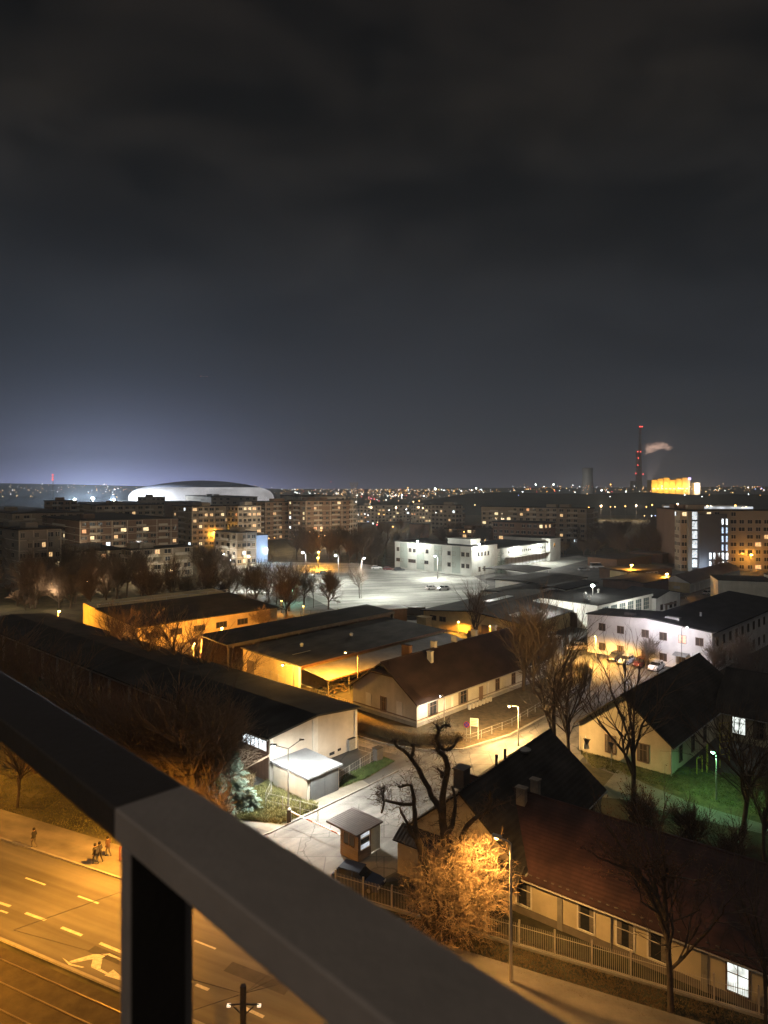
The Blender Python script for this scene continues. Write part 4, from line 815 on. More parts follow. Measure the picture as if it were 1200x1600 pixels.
# ------------------------------------------------------------------ people on the pavement
def person(px, py, deg, jacket, legs, lab, seed=0, lean=0, bag=False):
    rnd = random.Random(seed); st_ = .26
    J = {'pel': (0, 0, .92), 'chest': (lean, 0, 1.32), 'neck': (lean*1.2, 0, 1.50), 'head': (lean*1.3+.02, 0, 1.62), 'top': (lean*1.3+.02, 0, 1.74),
         'hl': (0, .1, .88), 'kl': (st_*.6, .1, .48), 'al': (st_*.5, .1, .08), 'tl': (st_*.5+.16, .1, .04), 'hr': (0, -.1, .88), 'kr': (-.02, -.1, .47), 'ar': (-st_*1.1, -.1, .10), 'tr': (-st_*1.1+.14, -.1, .03),
         'sl': (lean, .19, 1.40), 'el': (lean-.12, .24, 1.14), 'wl': (lean+.02, .25, .90), 'fl': (lean+.05, .25, .80), 'sr': (lean, -.19, 1.40), 'er': (lean-.02, -.25, 1.13), 'wr': (lean+.18, -.22, .93), 'fr': (lean+.25, -.21, .87)}
    rad = {'pel': .15, 'chest': .17, 'neck': .065, 'head': .10, 'top': .075, 'hl': .10, 'hr': .10, 'kl': .065, 'kr': .065, 'al': .045, 'ar': .045, 'tl': .035, 'tr': .035, 'sl': .075, 'sr': .075, 'el': .055, 'er': .055, 'wl': .04, 'wr': .04, 'fl': .03, 'fr': .03}
    E = [('pel', 'chest'), ('chest', 'neck'), ('neck', 'head'), ('head', 'top'), ('pel', 'hl'), ('hl', 'kl'), ('kl', 'al'), ('al', 'tl'), ('pel', 'hr'), ('hr', 'kr'), ('kr', 'ar'), ('ar', 'tr'), ('chest', 'sl'), ('sl', 'el'), ('el', 'wl'), ('wl', 'fl'), ('chest', 'sr'), ('sr', 'er'), ('er', 'wr'), ('wr', 'fr')]
    names = list(J); me = bpy.data.meshes.new('person'); me.from_pydata([J[n] for n in names], [(names.index(a), names.index(c)) for a, c in E], [])
    o = bpy.data.objects.new('person', me); COL.objects.link(o); md = o.modifiers.new('s', 'SKIN'); sb = o.modifiers.new('d', 'SUBSURF'); sb.levels = 2; sb.render_levels = 2
    for i, n in enumerate(names):
        v = me.skin_vertices[0].data[i]; v.radius = (rad[n], rad[n]); v.use_root = (n == 'pel')
    dg = bpy.context.evaluated_depsgraph_get(); m2 = bpy.data.meshes.new_from_object(o.evaluated_get(dg)); o.modifiers.clear(); o.data = m2
    for m in (jacket, legs, mat('skin', (.35, .22, .15), .7), mat('shoe', (.03, .03, .03), .7)): m2.materials.append(m)
    for p in m2.polygons:
        c = p.center; p.material_index = 2 if c.z > 1.5 or (abs(c.y) > .17 and c.z < .9 and c.z > .7) else 0 if c.z > .86 else 3 if c.z < .1 else 1; p.use_smooth = True
    bpy.data.meshes.remove(me)
    h = MB(); h.lathe([(.115, 1.60), (.13, 1.68), (.11, 1.77), (.04, 1.81)], (lean*1.3-.01, 0, 0), 12); h.build('hair', mat('dark_hair', (.02, .015, .012), .8), o, True)
    if bag: MB().box((lean-.32, -.16, 1.02), (lean-.16, .16, 1.42)).build('backpack', mat('backpack_cloth', (.05, .05, .07), .9), o)
    o.location = W(px, py)+Vector((0, 0, .12)); o.rotation_euler = (0, 0, R(deg)); tag(o, lab, 'person'); return o
jk = mat('dark_jacket', (.03, .028, .03), .9); jk2 = mat('brown_jacket', (.09, .05, .035), .9); jn = mat('jeans', (.05, .055, .08), .9); jp = mat('grey_trousers', (.10, .09, .09), .9)
person(53, 1326, 155, jk, jp, 'person in dark jacket walking alone on the pavement', 1)
person(149, 1352, 150, jk, jn, 'person in dark jacket with backpack, front of the group of three', 2, .04, True)
person(156, 1349, 150, jk, jk, 'person in dark clothes walking side by side with the backpack wearer', 3, .03)
person(169, 1340, 150, jk2, jp, 'person in brown jacket walking behind the other two', 4, .05)
bn = thing('pale_tarp', 'pale tarp draped over rocks on the grass at the far left', 'tarp', W(12, 1212), R(20)) if False else None

# ------------------------------------------------------------------ balcony railing, close by
hb = .40; D1 = Vector((-.7037, .7105, 0)); D2 = Vector((.7105, .7037, 0))
zt = HC-hb; Zn = hb/((1262-HZ)/F); J0 = Vector(((178-600)/F*Zn, Zn, zt)); wcap = .243*hb; hs = .102*hb*1.02
rl = thing('balcony_railing', 'brown grey metal balcony railing crossing the lower left, close to the camera', 'railing')
M_rl = mat('railing_taupe', (.20, .175, .155), .5, .12, 9, .06); M_rl2 = mat('railing_dark_shade', (.032, .026, .021), .55, .12, 9, .06)
def rbox(a, b_, m, nm, z0, z1, w0, w1):
    p = [J0+D1*a+D2*w0, J0+D1*b_+D2*w0, J0+D1*b_+D2*w1, J0+D1*a+D2*w1]; bb = MB(); bb.prism([(q.x, q.y, zt+z0) for q in p], (0, 0, z1-z0)); o = bb.build(nm, m, rl)
    md = o.modifiers.new('b', 'BEVEL'); md.width = .0035; md.segments = 3; return o
rbox(-3.2, 0, M_rl, 'top_rail', -hs, 0, 0, wcap); rbox(.0006, 6, M_rl2, 'top_rail', -hs, -.0004, 0.0004, wcap)  # dark left length carries the shadow across the rail in its colour
Zp = Zn*1.0
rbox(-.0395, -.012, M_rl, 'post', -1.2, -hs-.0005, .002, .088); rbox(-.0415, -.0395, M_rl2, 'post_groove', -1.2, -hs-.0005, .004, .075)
light(None, (-1.5, -.9, HC+.5), (1, .82, .66), 13.0, 'POINT', .3)  # unseen fill light behind the camera, added to brighten the rail

# ------------------------------------------------------------------ trees
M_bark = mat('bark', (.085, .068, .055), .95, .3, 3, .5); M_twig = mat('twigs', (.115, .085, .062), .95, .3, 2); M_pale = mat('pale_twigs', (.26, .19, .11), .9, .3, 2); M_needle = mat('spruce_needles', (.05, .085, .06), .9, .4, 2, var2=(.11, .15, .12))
TM = {}
def grow(seed, h=10, levels=5, kids=4, spread=.55, lean_up=.25, trunk_frac=.3, r=.2, wig=.12, droop=0, ratio=.68, twig_r=.008, segs=3):
    rnd = random.Random(seed); big = MB(); fine = MB(); zmin = .06*h
    def rec(p, d, L, rad, lv):
        n = segs if lv < 3 else 2
        pts = [p]
        for i in range(n):
            wg_ = wig*(.35 if lv == 0 else 1); d = (d + Vector((rnd.gauss(0, wg_), rnd.gauss(0, wg_), rnd.gauss(0, wg_*.5)+lean_up*.12-droop*lv*.06))).normalized(); q = pts[-1]+d*(L/n)
            ra = rad*(1-.35*i/n); rb = rad*(1-.35*(i+1)/n)
            (big if lv <= 1 else fine).tube(pts[-1], q, max(ra, twig_r), max(rb, twig_r), 7 if lv == 0 else (5 if lv == 1 else 3), cap=False); pts.append(q)
        if lv >= levels: return
        k = max(2, kids + rnd.randint(-1, 1) + (2 if lv == 0 else 0) - (1 if lv >= 2 else 0) - (1 if lv >= 4 else 0))
        for j in range(k):
            f = (j+1)/k if lv else .35+.65*(j+1)/k; f = min(1, f*rnd.uniform(.85, 1.0)); idx = f*n; i0 = min(n-1, int(idx)); a = pts[i0].lerp(pts[i0+1], min(1, idx-i0))
            az_ = rnd.uniform(0, 6.283); tilt = rnd.gauss(spread, .14)*(1.0 if j < k-1 else .5)
            s1 = d.cross(Vector((0, 0, 1)) if abs(d.z) < .95 else Vector((1, 0, 0))).normalized(); s2 = d.cross(s1)
            nd_ = (d*math.cos(tilt)+(s1*math.cos(az_)+s2*math.sin(az_))*math.sin(tilt)).normalized()
            nd_.z += lean_up*.6 if lv else .05; nd_.normalize()
            rec(a, nd_, L*ratio*rnd.uniform(.8, 1.15), rad*(.62 if lv else .55)*rnd.uniform(.8, 1.05), lv+1)
    rec(Vector((0, 0, -.1)), Vector((0, 0, 1)), h*trunk_frac*1.2, r, 0)
    return big, fine
def tree_mesh(key, **k):
    bark = k.pop('bark', None) or M_bark; tw = k.pop('twig', None) or M_twig
    a, c = grow(**k); zs = max([q[2] for q in c.v]+[.1]); TM[key] = (a.mesh('trunk', bark, True), c.mesh('crown', tw), zs)
tree_mesh('up1', seed=1, h=12, levels=5, kids=4, spread=.50, lean_up=.22, trunk_frac=.36, r=.17, twig_r=.008, ratio=.70)
tree_mesh('up2', seed=2, h=12, levels=5, kids=4, spread=.60, lean_up=.18, trunk_frac=.34, r=.18, twig_r=.008, ratio=.72)
tree_mesh('up3', seed=9, h=12, levels=5, kids=4, spread=.42, lean_up=.28, trunk_frac=.42, r=.17, twig_r=.008, ratio=.68)
tree_mesh('up4', seed=31, h=12, levels=5, kids=4, spread=.55, lean_up=.16, trunk_frac=.40, r=.17, twig_r=.008, ratio=.66)
tree_mesh('rd1', seed=3, h=10, levels=5, kids=5, spread=.62, lean_up=.20, trunk_frac=.24, r=.16, twig_r=.008, ratio=.72)
tree_mesh('rd2', seed=4, h=10, levels=5, kids=5, spread=.72, lean_up=.16, trunk_frac=.22, r=.17, twig_r=.008, ratio=.72)
tree_mesh('rd3', seed=41, h=10, levels=5, kids=5, spread=.66, lean_up=.24, trunk_frac=.2, r=.15, twig_r=.008, ratio=.74)
tree_mesh('far1', seed=5, h=12, levels=5, kids=4, spread=.5, lean_up=.22, trunk_frac=.3, r=.17, twig_r=.014, ratio=.72)
tree_mesh('far2', seed=6, h=12, levels=5, kids=5, spread=.6, lean_up=.18, trunk_frac=.22, r=.17, twig_r=.014, ratio=.72)
tree_mesh('far3', seed=16, h=12, levels=5, kids=5, spread=.45, lean_up=.26, trunk_frac=.25, r=.16, twig_r=.014, ratio=.74)
tree_mesh('gr1', seed=51, h=11, levels=5, kids=4, spread=.42, lean_up=.30, trunk_frac=.30, r=.16, twig_r=.007, ratio=.74)
tree_mesh('gr2', seed=52, h=11, levels=5, kids=4, spread=.5, lean_up=.25, trunk_frac=.18, r=.15, twig_r=.007, ratio=.76)
tree_mesh('gr3', seed=53, h=11, levels=4, kids=5, spread=.45, lean_up=.25, trunk_frac=.2, r=.15, twig_r=.011, ratio=.78)
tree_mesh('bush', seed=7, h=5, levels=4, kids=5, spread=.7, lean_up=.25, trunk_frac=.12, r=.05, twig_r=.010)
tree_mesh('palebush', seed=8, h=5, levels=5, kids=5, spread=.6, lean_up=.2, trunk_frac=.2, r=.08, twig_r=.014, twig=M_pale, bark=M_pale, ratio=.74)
def tree(px, py, h, key, lab, group=None, Z=None, name='bare_tree', rz=None, sx=1.0, rnd=random.Random(11)):
    p = W(px, py) if Z is None else Vector(((px-600)*Z/F, Z, 0)); a, c, zs = TM[key]; s = h/zs
    t = thing(name, lab, 'tree' if 'bush' not in name and 'shrub' not in name else 'shrub', p, rz if rz is not None else rnd.uniform(0, 6.28), group); t.scale = (s*sx, s*sx, s); put('trunk', a, t); put('crown', c, t); 
    return t
def leaves(t, key, n, m, seed=1, size=.055):
    """withered leaves still hanging in a crown, as one part of the tree"""
    r_ = random.Random(seed); me = TM[key][1]; vs = me.vertices; b = MB(); k = len(vs)
    for i in range(n):
        v = vs[r_.randrange(k//3, k)].co; d = Vector((r_.gauss(0, 1), r_.gauss(0, 1), r_.gauss(0, 1))).normalized(); e = d.cross(Vector((r_.gauss(0, 1), r_.gauss(0, 1), r_.gauss(0, 1)))).normalized(); p = v+d*.04
        b.quad(p, p+d*size+e*size*.5, p+d*size*2, p+d*size-e*size*.5)
    b.build('leaves', m, t)
def toph(py_base, py_top): Z = HC*F/(py_base-HZ); return (py_base-py_top)*Z/F
# distinct nearer trees: px, base row, top row
for px, yb, yt, key, sx, lab in (
    (1048, 1580, 1190, 'up4', 1.0, 'tall bare tree standing on the street lawn before the lit window'),
    (990, 1262, 975, 'up1', 1.05, 'slender bare tree in front of the warm lit gable'),
    (1160, 1305, 1000, 'up2', 1.05, 'big dark bare tree over the green lit garden'),
    (868, 1196, 922, 'up1', 1.0, 'tall forked bare tree right of the gabled house'),
    (892, 1212, 930, 'up2', .8, 'tall bare tree just behind the forked one by the lane'),
    (818, 1080, 885, 'gr1', 1.3, 'tall bare tree rising behind the brown ridge'),
    (835, 1085, 930, 'rd1', .8, 'broad bare tree behind the end of the brown roof'),
    (742, 1012, 882, 'gr1', .9, 'narrow bare tree lit from below at the depot wall'),
    (562, 935, 862, 'up2', .9, 'black bare tree at the near edge of the parking lot'),
    (513, 952, 878, 'rd1', .8, 'round bare tree left of the black one by the lot'), (490, 950, 868, 'up3', .5, 'thin tree next to a lot lamp'),
    (540, 1062, 1020, 'bush', 1, ''), (1196, 1610, 1290, 'up3', .8, 'bare tree at the right edge leaning over the red roof'),
    (1010, 1045, 985, 'rd1', 1.0, 'low round bare tree between the parked cars and the white wall'), (1115, 1065, 985, 'rd2', .8, 'bare tree at the corner of the two storey building'), (1185, 1090, 960, 'up2', .9, 'tall bare tree before the side wall of the two storey building'),
    (1150, 1075, 975, 'rd1', .8, 'bare tree in the gap behind the steep roof'), (925, 1085, 1040, 'bush', 1, ''),
    (1115, 905, 855, 'rd1', .8, 'bare tree in front of the garage row'), (1000, 1330, 1215, 'rd2', .9, 'scrubby bare tree behind the red roof'), (1080, 1345, 1225, 'rd1', .9, 'scrubby bare tree with withered leaves behind the red roof'), (1140, 1400, 1260, 'rd2', .9, 'dark bare tree behind the right part of the red roof'), (1195, 1360, 1130, 'up1', .9, 'dark tall tree at the right frame edge')):
    if lab:
        t_ = tree(px, yb, toph(yb, yt), key, lab, sx=sx)
        if px in (1048, 1080, 1140, 1000): leaves(t_, key, 2600 if px == 1048 else 1500, mat('withered_leaves', (.16, .085, .05), .9, .4, 3), px)
# grove in the sandy yard behind the long hall
G1 = 'bare trees of the grove behind the long hall'
for i, (px, yb, yt, key) in enumerate(((205, 1050, 925, 'up3'), (236, 1064, 935, 'gr1'), (270, 1072, 925, 'up1'), (322, 1088, 950, 'gr1'), (366, 1095, 975, 'up2'), (180, 1040, 930, 'gr1'))):
    tree(px, yb, toph(yb, yt), key, 'bare branching tree, dark against the orange yard behind the long hall', G1, sx=1.35)
# scrub between avenue and long hall
G2 = 'scrubby trees between the avenue and the long hall'
for i, (px, yb, yt, key) in enumerate(((212, 1262, 1070, 'gr2'), (240, 1258, 1040, 'gr1'), (272, 1262, 1025, 'gr3'), (300, 1275, 1035, 'gr2'), (325, 1272, 1045, 'gr1'), (332, 1268, 1055, 'gr3'), (150, 1210, 1050, 'gr1'), (120, 1190, 1020, 'gr3'), (180, 1225, 1070, 'gr2'), (75, 1170, 1000, 'gr2'), (30, 1150, 965, 'gr1'), (-10, 1130, 935, 'gr3'), (190, 1240, 1080, 'gr1'), (258, 1240, 1060, 'gr2'), (228, 1232, 1075, 'rd1'), (205, 1225, 1085, 'rd3'), (318, 1238, 1080, 'rd1'), (312, 1240, 1060, 'rd1'), (285, 1240, 1080, 'rd3'), (305, 1250, 1070, 'rd2'), (160, 1180, 1040, 'gr3'))):
    tree(px, yb, toph(yb, yt), key, 'scrubby bare tree in the thicket before the long black roof', G2, sx=1.3)
G3 = 'bushes at the foot of the thicket'
rr = random.Random(3)
for i in range(30):
    px = rr.uniform(150, 350); yb = 1195+(px-150)*.36+rr.uniform(0, 45); tree(px, yb, rr.uniform(2.2, 4), 'bush', 'leafless bush lit orange at the foot of the thicket', G3, name='bare_bush')
tree(27, 1262, 12, 'up2', 'bare tree with pale trunk on the grass above the walkers')
# trees round lot and left park
G4 = 'bare trees between the sheds and the parking lot'
for i, (px, yb, yt) in enumerate(((400, 950, 872), (418, 955, 862), (432, 945, 868), (452, 955, 870), (385, 935, 868), (462, 940, 850), (410, 930, 858), (475, 945, 880), (520, 935, 880), (440, 925, 850), (370, 930, 865), (358, 925, 870), (448, 968, 890), (395, 968, 900))):
    tree(px, yb, toph(yb, yt), ('rd1', 'up2', 'up1', 'rd2')[i % 4], 'bare tree in the belt between sheds and parking lot', G4, sx=.9)
G5 = 'bare trees of the park before the apartments'
for i in range(52):
    px = rr.uniform(-20, 370); yb = rr.uniform(905, 965)-(px*.04); tree(px, yb, rr.uniform(11, 17), ('far1', 'far2', 'far3', 'rd2')[i % 4], 'dark bare tree of the park before the left apartments', G5, sx=.95)
for i in range(46):
    px = rr.uniform(-20, 470); yb = rr.uniform(905, 962); tree(px, yb, rr.uniform(2.5, 5), ('bush', 'gr2', 'rd3')[i % 3], 'leafless shrub between the park trees before the apartments', 'shrubs of the park', name='bare_shrub', sx=1.5)
def wood(n, x0, x1, y0, y1, h0, h1, lab, grp, keys=('far1', 'far2', 'far3')):
    for i in range(n): tree(rr.uniform(x0, x1), rr.uniform(y0, y1), rr.uniform(h0, h1), keys[i % len(keys)], lab, grp, sx=1.2)
wood(26, 425, 610, 862, 885, 12, 18, 'dark tree of the clump between apartments and parking lot', 'trees of the clump beyond the lot')
wood(30, 560, 800, 828, 862, 10, 15, 'dark tree of the wood behind the office', 'trees behind the office')
wood(46, 880, 1075, 834, 876, 12, 17, 'dark tree of the wood left of the dormitory', 'trees of the wood by the dormitory')
wood(10, 1090, 1220, 868, 884, 6, 9, 'low dark tree in front of the dormitory', 'trees before the dormitory')
wood(14, 870, 940, 862, 872, 7, 10, 'bare tree beside the dock building', 'trees beside the docks')
wood(18, 760, 930, 812, 826, 9, 13, 'small dark tree before the far long apartments', 'trees before the far apartments')
# undergrowth at the feet of the woods
def under(name, pts, n, h, m, seed, lab, size=.5):
    """leafless ground cover: masses of short stems inside a ground polygon"""
    r_ = random.Random(seed); P = [W(*q) for q in pts]; b = MB(); tri = [(P[0], P[i], P[i+1]) for i in range(1, len(P)-1)]; ar = [((q[1]-q[0]).cross(q[2]-q[0])).length for q in tri]
    for i in range(n):
        t = r_.choices(tri, ar)[0]; u_, v_ = r_.random(), r_.random()
        if u_+v_ > 1: u_, v_ = 1-u_, 1-v_
        p = t[0]+(t[1]-t[0])*u_+(t[2]-t[0])*v_; k = h*r_.uniform(.4, 1.1)
        for j in range(3):
            q = p+Vector((r_.gauss(0, k*.35), r_.gauss(0, k*.35), k*r_.uniform(.6, 1))); b.tube(p, q, .02*size, .006*size, 3, cap=False); b.tube(q.lerp(p, .4), q+Vector((r_.gauss(0, k*.3), r_.gauss(0, k*.3), k*.1)), .01*size, .004*size, 3, cap=False)
    o = b.build(name, m); tag(o, lab, 'undergrowth', kind='stuff'); return o
M_grass = mat('grass_blades', (.09, .11, .035), .9, .4, 1, var2=(.16, .15, .06)); M_dry = mat('dry_stems', (.17, .125, .065), .9, .3, 1)
under('grass', ((330, 1275), (418, 1222), (484, 1250), (498, 1263), (440, 1288), (385, 1280)), 5200, .45, M_grass, 1, 'tall frosty grass round the lamp post by the garage', 1.6)
under('grass', ((530, 1232), (538, 1212), (600, 1184), (616, 1190), (575, 1215)), 1500, .25, mat('green_blades', (.07, .10, .03), .9, .3, 1), 2, 'green grass strip beside the gate lane', 1.5)
under('grass', ((903, 1172), (1048, 1212), (1200, 1220), (1200, 1280), (1010, 1222), (925, 1198)), 4000, .2, M_grass, 3, 'thin grass of the lawn below the lit gable', 1.5)
hedge_pts = [W(*q) for q in ((560, 1140), (600, 1152), (650, 1163), (700, 1163), (720, 1160))]
def hedge(name, pts, h, wd, n, m, lab, seed):
    r_ = random.Random(seed); b = MB(); L = [(q-p).length for p, q in zip(pts, pts[1:])]
    for i in range(n):
        k = r_.choices(range(len(L)), L)[0]; p = pts[k].lerp(pts[k+1], r_.random()); d = (pts[k+1]-pts[k]).normalized(); s = Vector((-d.y, d.x, 0)); p = p+s*r_.gauss(0, wd*.3)
        z = r_.uniform(.1, h); q = p+Vector((r_.gauss(0, .22), r_.gauss(0, .22), z+r_.uniform(0, .3))); b.tube(p+Vector((0, 0, z*.3)), q, .014, .008, 3, cap=False); b.tube(q, q+Vector((r_.gauss(0, .15), r_.gauss(0, .15), r_.uniform(-.05, .2))), .01, .006, 3, cap=False)
    o = b.build(name, m); tag(o, lab, 'hedge'); return o
hedge('clipped_hedge', hedge_pts, 1.3, .9, 3500, M_dry, 'brown leafless hedge along the lane side of the curved lawn', 1)
hedge('clipped_hedge', [W(*q) for q in ((868, 1058), (890, 1048), (912, 1046), (920, 1056), (908, 1076))], 1.3, 1.2, 2600, M_dry, 'brown hedge curling round the tip of the lawn before the two storey building', 2)
hedge('clipped_hedge', [W(*q) for q in ((665, 1130), (740, 1092), (850, 1052))], 1.0, .7, 1800, M_twig, 'dark low hedge along the long wall of the gabled house', 3)
under('undergrowth', ((40, 1205), (150, 1215), (330, 1290), (385, 1275), (400, 1215), (250, 1140), (60, 1080)), 5000, 1.0, M_dry, 4, 'dry undergrowth beneath the thicket before the long hall', 2.2)
under('undergrowth', ((395, 1050), (470, 1085), (555, 1112), (540, 1120), (470, 1098), (398, 1075)), 1500, .9, M_dry, 5, 'dry weeds behind the mesh fence of the yellow hall', 2)
under('lawn_grass', ((0, 1200), (120, 1220), (200, 1290), (200, 1325), (0, 1270)), 2600, .14, M_grass, 6, 'thin grass above the avenue pavement', 1.2)
under('lawn_grass', ((600, 1440), (760, 1450), (1200, 1598), (1150, 1640), (900, 1560), (700, 1475)), 5000, .14, M_dry, 7, 'faded lawn between pavement and picket railing', 1.2)

# the old pollarded tree lit by the street lamp
pt = W(684, 1478); pol = thing('pollarded_tree', 'old gnarled tree with twisted dark limbs above a glowing mass of curly lit twigs', 'tree', pt)
b = MB(); r_ = random.Random(21)
def at(px, py, dz=0): q = Wz(px, py, pt.y+dz); return Vector((q.x-pt.x, q.y-pt.y, q.z))
def limb(pts, r0, r1, dz=0, wob=.10):
    P = [at(x, y, dz*i/(len(pts)-1)) for i, (x, y) in enumerate(pts)]; Q = [P[0]]
    for p, q in zip(P, P[1:]):
        for k in (1, 2): Q.append(p.lerp(q, k/2)+Vector((r_.gauss(0, wob), r_.gauss(0, wob), r_.gauss(0, wob))) if k == 1 else q)
    n = len(Q)-1; b = MB()
    for i in range(n): b.tube(Q[i], Q[i+1], r0+(r1-r0)*i/n, r0+(r1-r0)*(i+1)/n, 8, cap=False)
    b.build('trunk' if not LB else 'limb', mat('old_bark', (.10, .078, .055), .95, .35, 3, .8), pol, True)
    return Q
LB = []
LB.append(limb([(684, 1480), (682, 1430), (672, 1380), (662, 1340), (652, 1310)], .42, .26, 0))
LB.append(limb([(684, 1478), (694, 1430), (700, 1380), (700, 1330), (694, 1300)], .36, .30, .6))
LB.append(limb([(694, 1302), (690, 1270), (674, 1245), (660, 1215), (646, 1190), (630, 1172), (616, 1160)], .26, .10, 1.5))
LB.append(limb([(616, 1160), (612, 1156)], .12, .10, 0)); LB.append(limb([(646, 1190), (646, 1172), (643, 1164)], .14, .11, .2))
LB.append(limb([(694, 1300), (692, 1262), (694, 1230), (700, 1200), (694, 1180), (686, 1165), (684, 1145), (682, 1132)], .27, .11, -1))
LB.append(limb([(686, 1165), (700, 1172), (712, 1160), (722, 1152)], .14, .07, 1)); LB.append(limb([(682, 1138), (692, 1134), (704, 1136)], .11, .06, 0)); LB.append(limb([(700, 1205), (690, 1215), (683, 1200)], .12, .06, -.5))
LB.append(limb([(652, 1310), (648, 1278), (646, 1256), (616, 1254), (598, 1250)], .2, .08, 1)); LB.append(limb([(646, 1258), (645, 1238), (636, 1226), (622, 1228)], .15, .08, .5)); LB.append(limb([(598, 1252), (600, 1230), (595, 1236)], .08, .04, 0)); LB.append(limb([(596, 1270), (600, 1245), (595, 1238)], .07, .04, 0))
LB.append(limb([(700, 1335), (716, 1318), (730, 1290), (755, 1270), (768, 1248), (766, 1236)], .22, .09, -1.5)); LB.append(limb([(700, 1300), (708, 1280), (712, 1255), (706, 1228)], .2, .08, 1.2)); LB.append(limb([(755, 1270), (775, 1258), (800, 1250)], .08, .04, 1))
LB.append(limb([(652, 1312), (640, 1300), (630, 1275), (625, 1262)], .14, .06, -1)); LB.append(limb([(684, 1470), (660, 1430), (640, 1400), (628, 1372)], .2, .07, -1)); LB.append(limb([(690, 1460), (725, 1420), (750, 1390), (765, 1360)], .2, .07, -1)); LB.append(limb([(690, 1440), (705, 1400), (730, 1360), (740, 1330)], .2, .07, 1))
def curly(bm, p, d, L, r0, n=6, curl=.55):
    for i in range(n):
        d = (d+Vector((r_.gauss(0, curl), r_.gauss(0, curl), r_.gauss(0, curl)))).normalized(); q = p+d*(L/n); bm.tube(p, q, r0*(1-i/(n+1)), r0*(1-(i+1)/(n+1)), 3, cap=False)
        if i in (1, 2, 3, 4): 
            e = (d+Vector((r_.gauss(0, .8), r_.gauss(0, .8), r_.gauss(0, .8)))).normalized(); bm.tube(q, q+e*L*.25, r0*.5, r0*.25, 3, cap=False)
        p = q
tw = MB()
for lb in LB[2:]:
    for k in range(1, len(lb)):
        for j in range(7):
            a_ = lb[k-1].lerp(lb[k], r_.random()); curly(tw, a_, Vector((r_.gauss(0, 1), r_.gauss(0, 1), r_.gauss(.3, .7))).normalized(), r_.uniform(.6, 1.6), .020)
tw.build('upper_twigs', M_twig, pol)
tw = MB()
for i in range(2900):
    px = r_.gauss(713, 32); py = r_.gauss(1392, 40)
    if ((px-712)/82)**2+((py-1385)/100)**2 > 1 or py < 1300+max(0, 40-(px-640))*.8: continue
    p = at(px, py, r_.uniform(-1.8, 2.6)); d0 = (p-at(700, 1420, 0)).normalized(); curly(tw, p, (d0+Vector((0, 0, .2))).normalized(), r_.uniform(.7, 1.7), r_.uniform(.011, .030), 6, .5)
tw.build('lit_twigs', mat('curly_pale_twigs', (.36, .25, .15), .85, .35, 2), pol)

# conifers
def conifer(px, py, h, wd, lab, seed, dens=1.0):
    r_ = random.Random(seed); t = thing('spruce', lab, 'tree', W(px, py)); MB().tube((0, 0, 0), (0, 0, h*.97), .16*h/8, .02, 7).build('trunk', M_bark, t)
    b = MB(); nl = int(h*3.4)
    for i in range(nl):
        z = h*(.05+.94*i/nl); R0 = wd*(1-(i/nl))**.85*r_.uniform(.85, 1.1)
        for k in range(int(9*dens)):
            a_ = r_.uniform(0, 6.283); L = R0*r_.uniform(.7, 1.1)+.1; d = Vector((math.cos(a_), math.sin(a_), 0))
            for j in range(7):
                f = (j+.5)/7; c = d*(L*f)+Vector((0, 0, z-.22*L*f+.10*L*f*f)); s = Vector((-d.y, d.x, 0))
                for sg in (-1, 1):
                    e = c+s*sg*(L*.26*(1-f*.7)+.05)+d*L*.12+Vector((0, 0, r_.uniform(-.10, .03))); n_ = Vector((0, 0, .03)); w_ = d*(.07+.02*L)
                    b.quad(c-w_, c+w_, e+w_*.3, e-w_*.3)
    b.build('crown', M_needle, t); return t
conifer(368, 1262, 6.2, 2.3, 'blue green spruce lit white beside the garage', 1, 1.3); conifer(392, 1266, 2.6, 1.4, 'small round conifer at the foot of the spruce', 2, 1.3); conifer(345, 1275, 4.5, 2.0, 'darker conifer left of the lit spruce', 4, 1.2)
conifer(783, 896, 10.5, 3.0, 'single dark green conifer at the corner of the office', 3, 1.4); conifer(602, 884, 7.5, 2.6, 'small lit conifer at the left end of the office', 5, 1.2)
# lit pale bushes
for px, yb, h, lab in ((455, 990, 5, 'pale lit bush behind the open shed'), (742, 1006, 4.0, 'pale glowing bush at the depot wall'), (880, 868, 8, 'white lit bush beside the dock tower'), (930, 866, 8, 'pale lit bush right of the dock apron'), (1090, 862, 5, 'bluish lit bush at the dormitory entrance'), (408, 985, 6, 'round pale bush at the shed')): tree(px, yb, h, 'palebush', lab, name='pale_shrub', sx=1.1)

# ------------------------------------------------------------------ far shed, garages, apartments
fC = W(215, 981, 4.5); fs = thing('far_shed', 'broad dark roofed shed with a yellow lit wall beyond the grove', 'shed', (fC.x, fC.y, 0), R(43.5))
MB().prism([(0, 0, 0), (0, 30, 0), (0, 30, 5.9), (0, 0, 4.5)], (34, 0, 0)).build('wall', M_yel, fs)
MB().prism([(-.3, -.4, 4.5), (-.3, 22, 5.5), (-.3, 22, 5.75), (-.3, -.4, 4.75)], (34.6, 0, 0)).build('roof', M_felt2, fs)
b = MB(); b.box((.2, 22.0, 6.35), (34, 22.12, 6.5))
for i in range(7): b.box((.4+i*5.5, 22.0, 5.6), (.55+i*5.5, 22.12, 6.35))
b.build('parapet_rail', M_plaster, fs)
for i in range(6): window(fs, 'R', 3+i*5.4, 1.9, 2.6, 1.2, M_dark, M_bframe, (2, 0), surround=.08)
for y in (3, 8, 13): MB().box((-.05, y-.6, 0), (0, y+.6, 2.3)).build('door', M_bframe, fs)
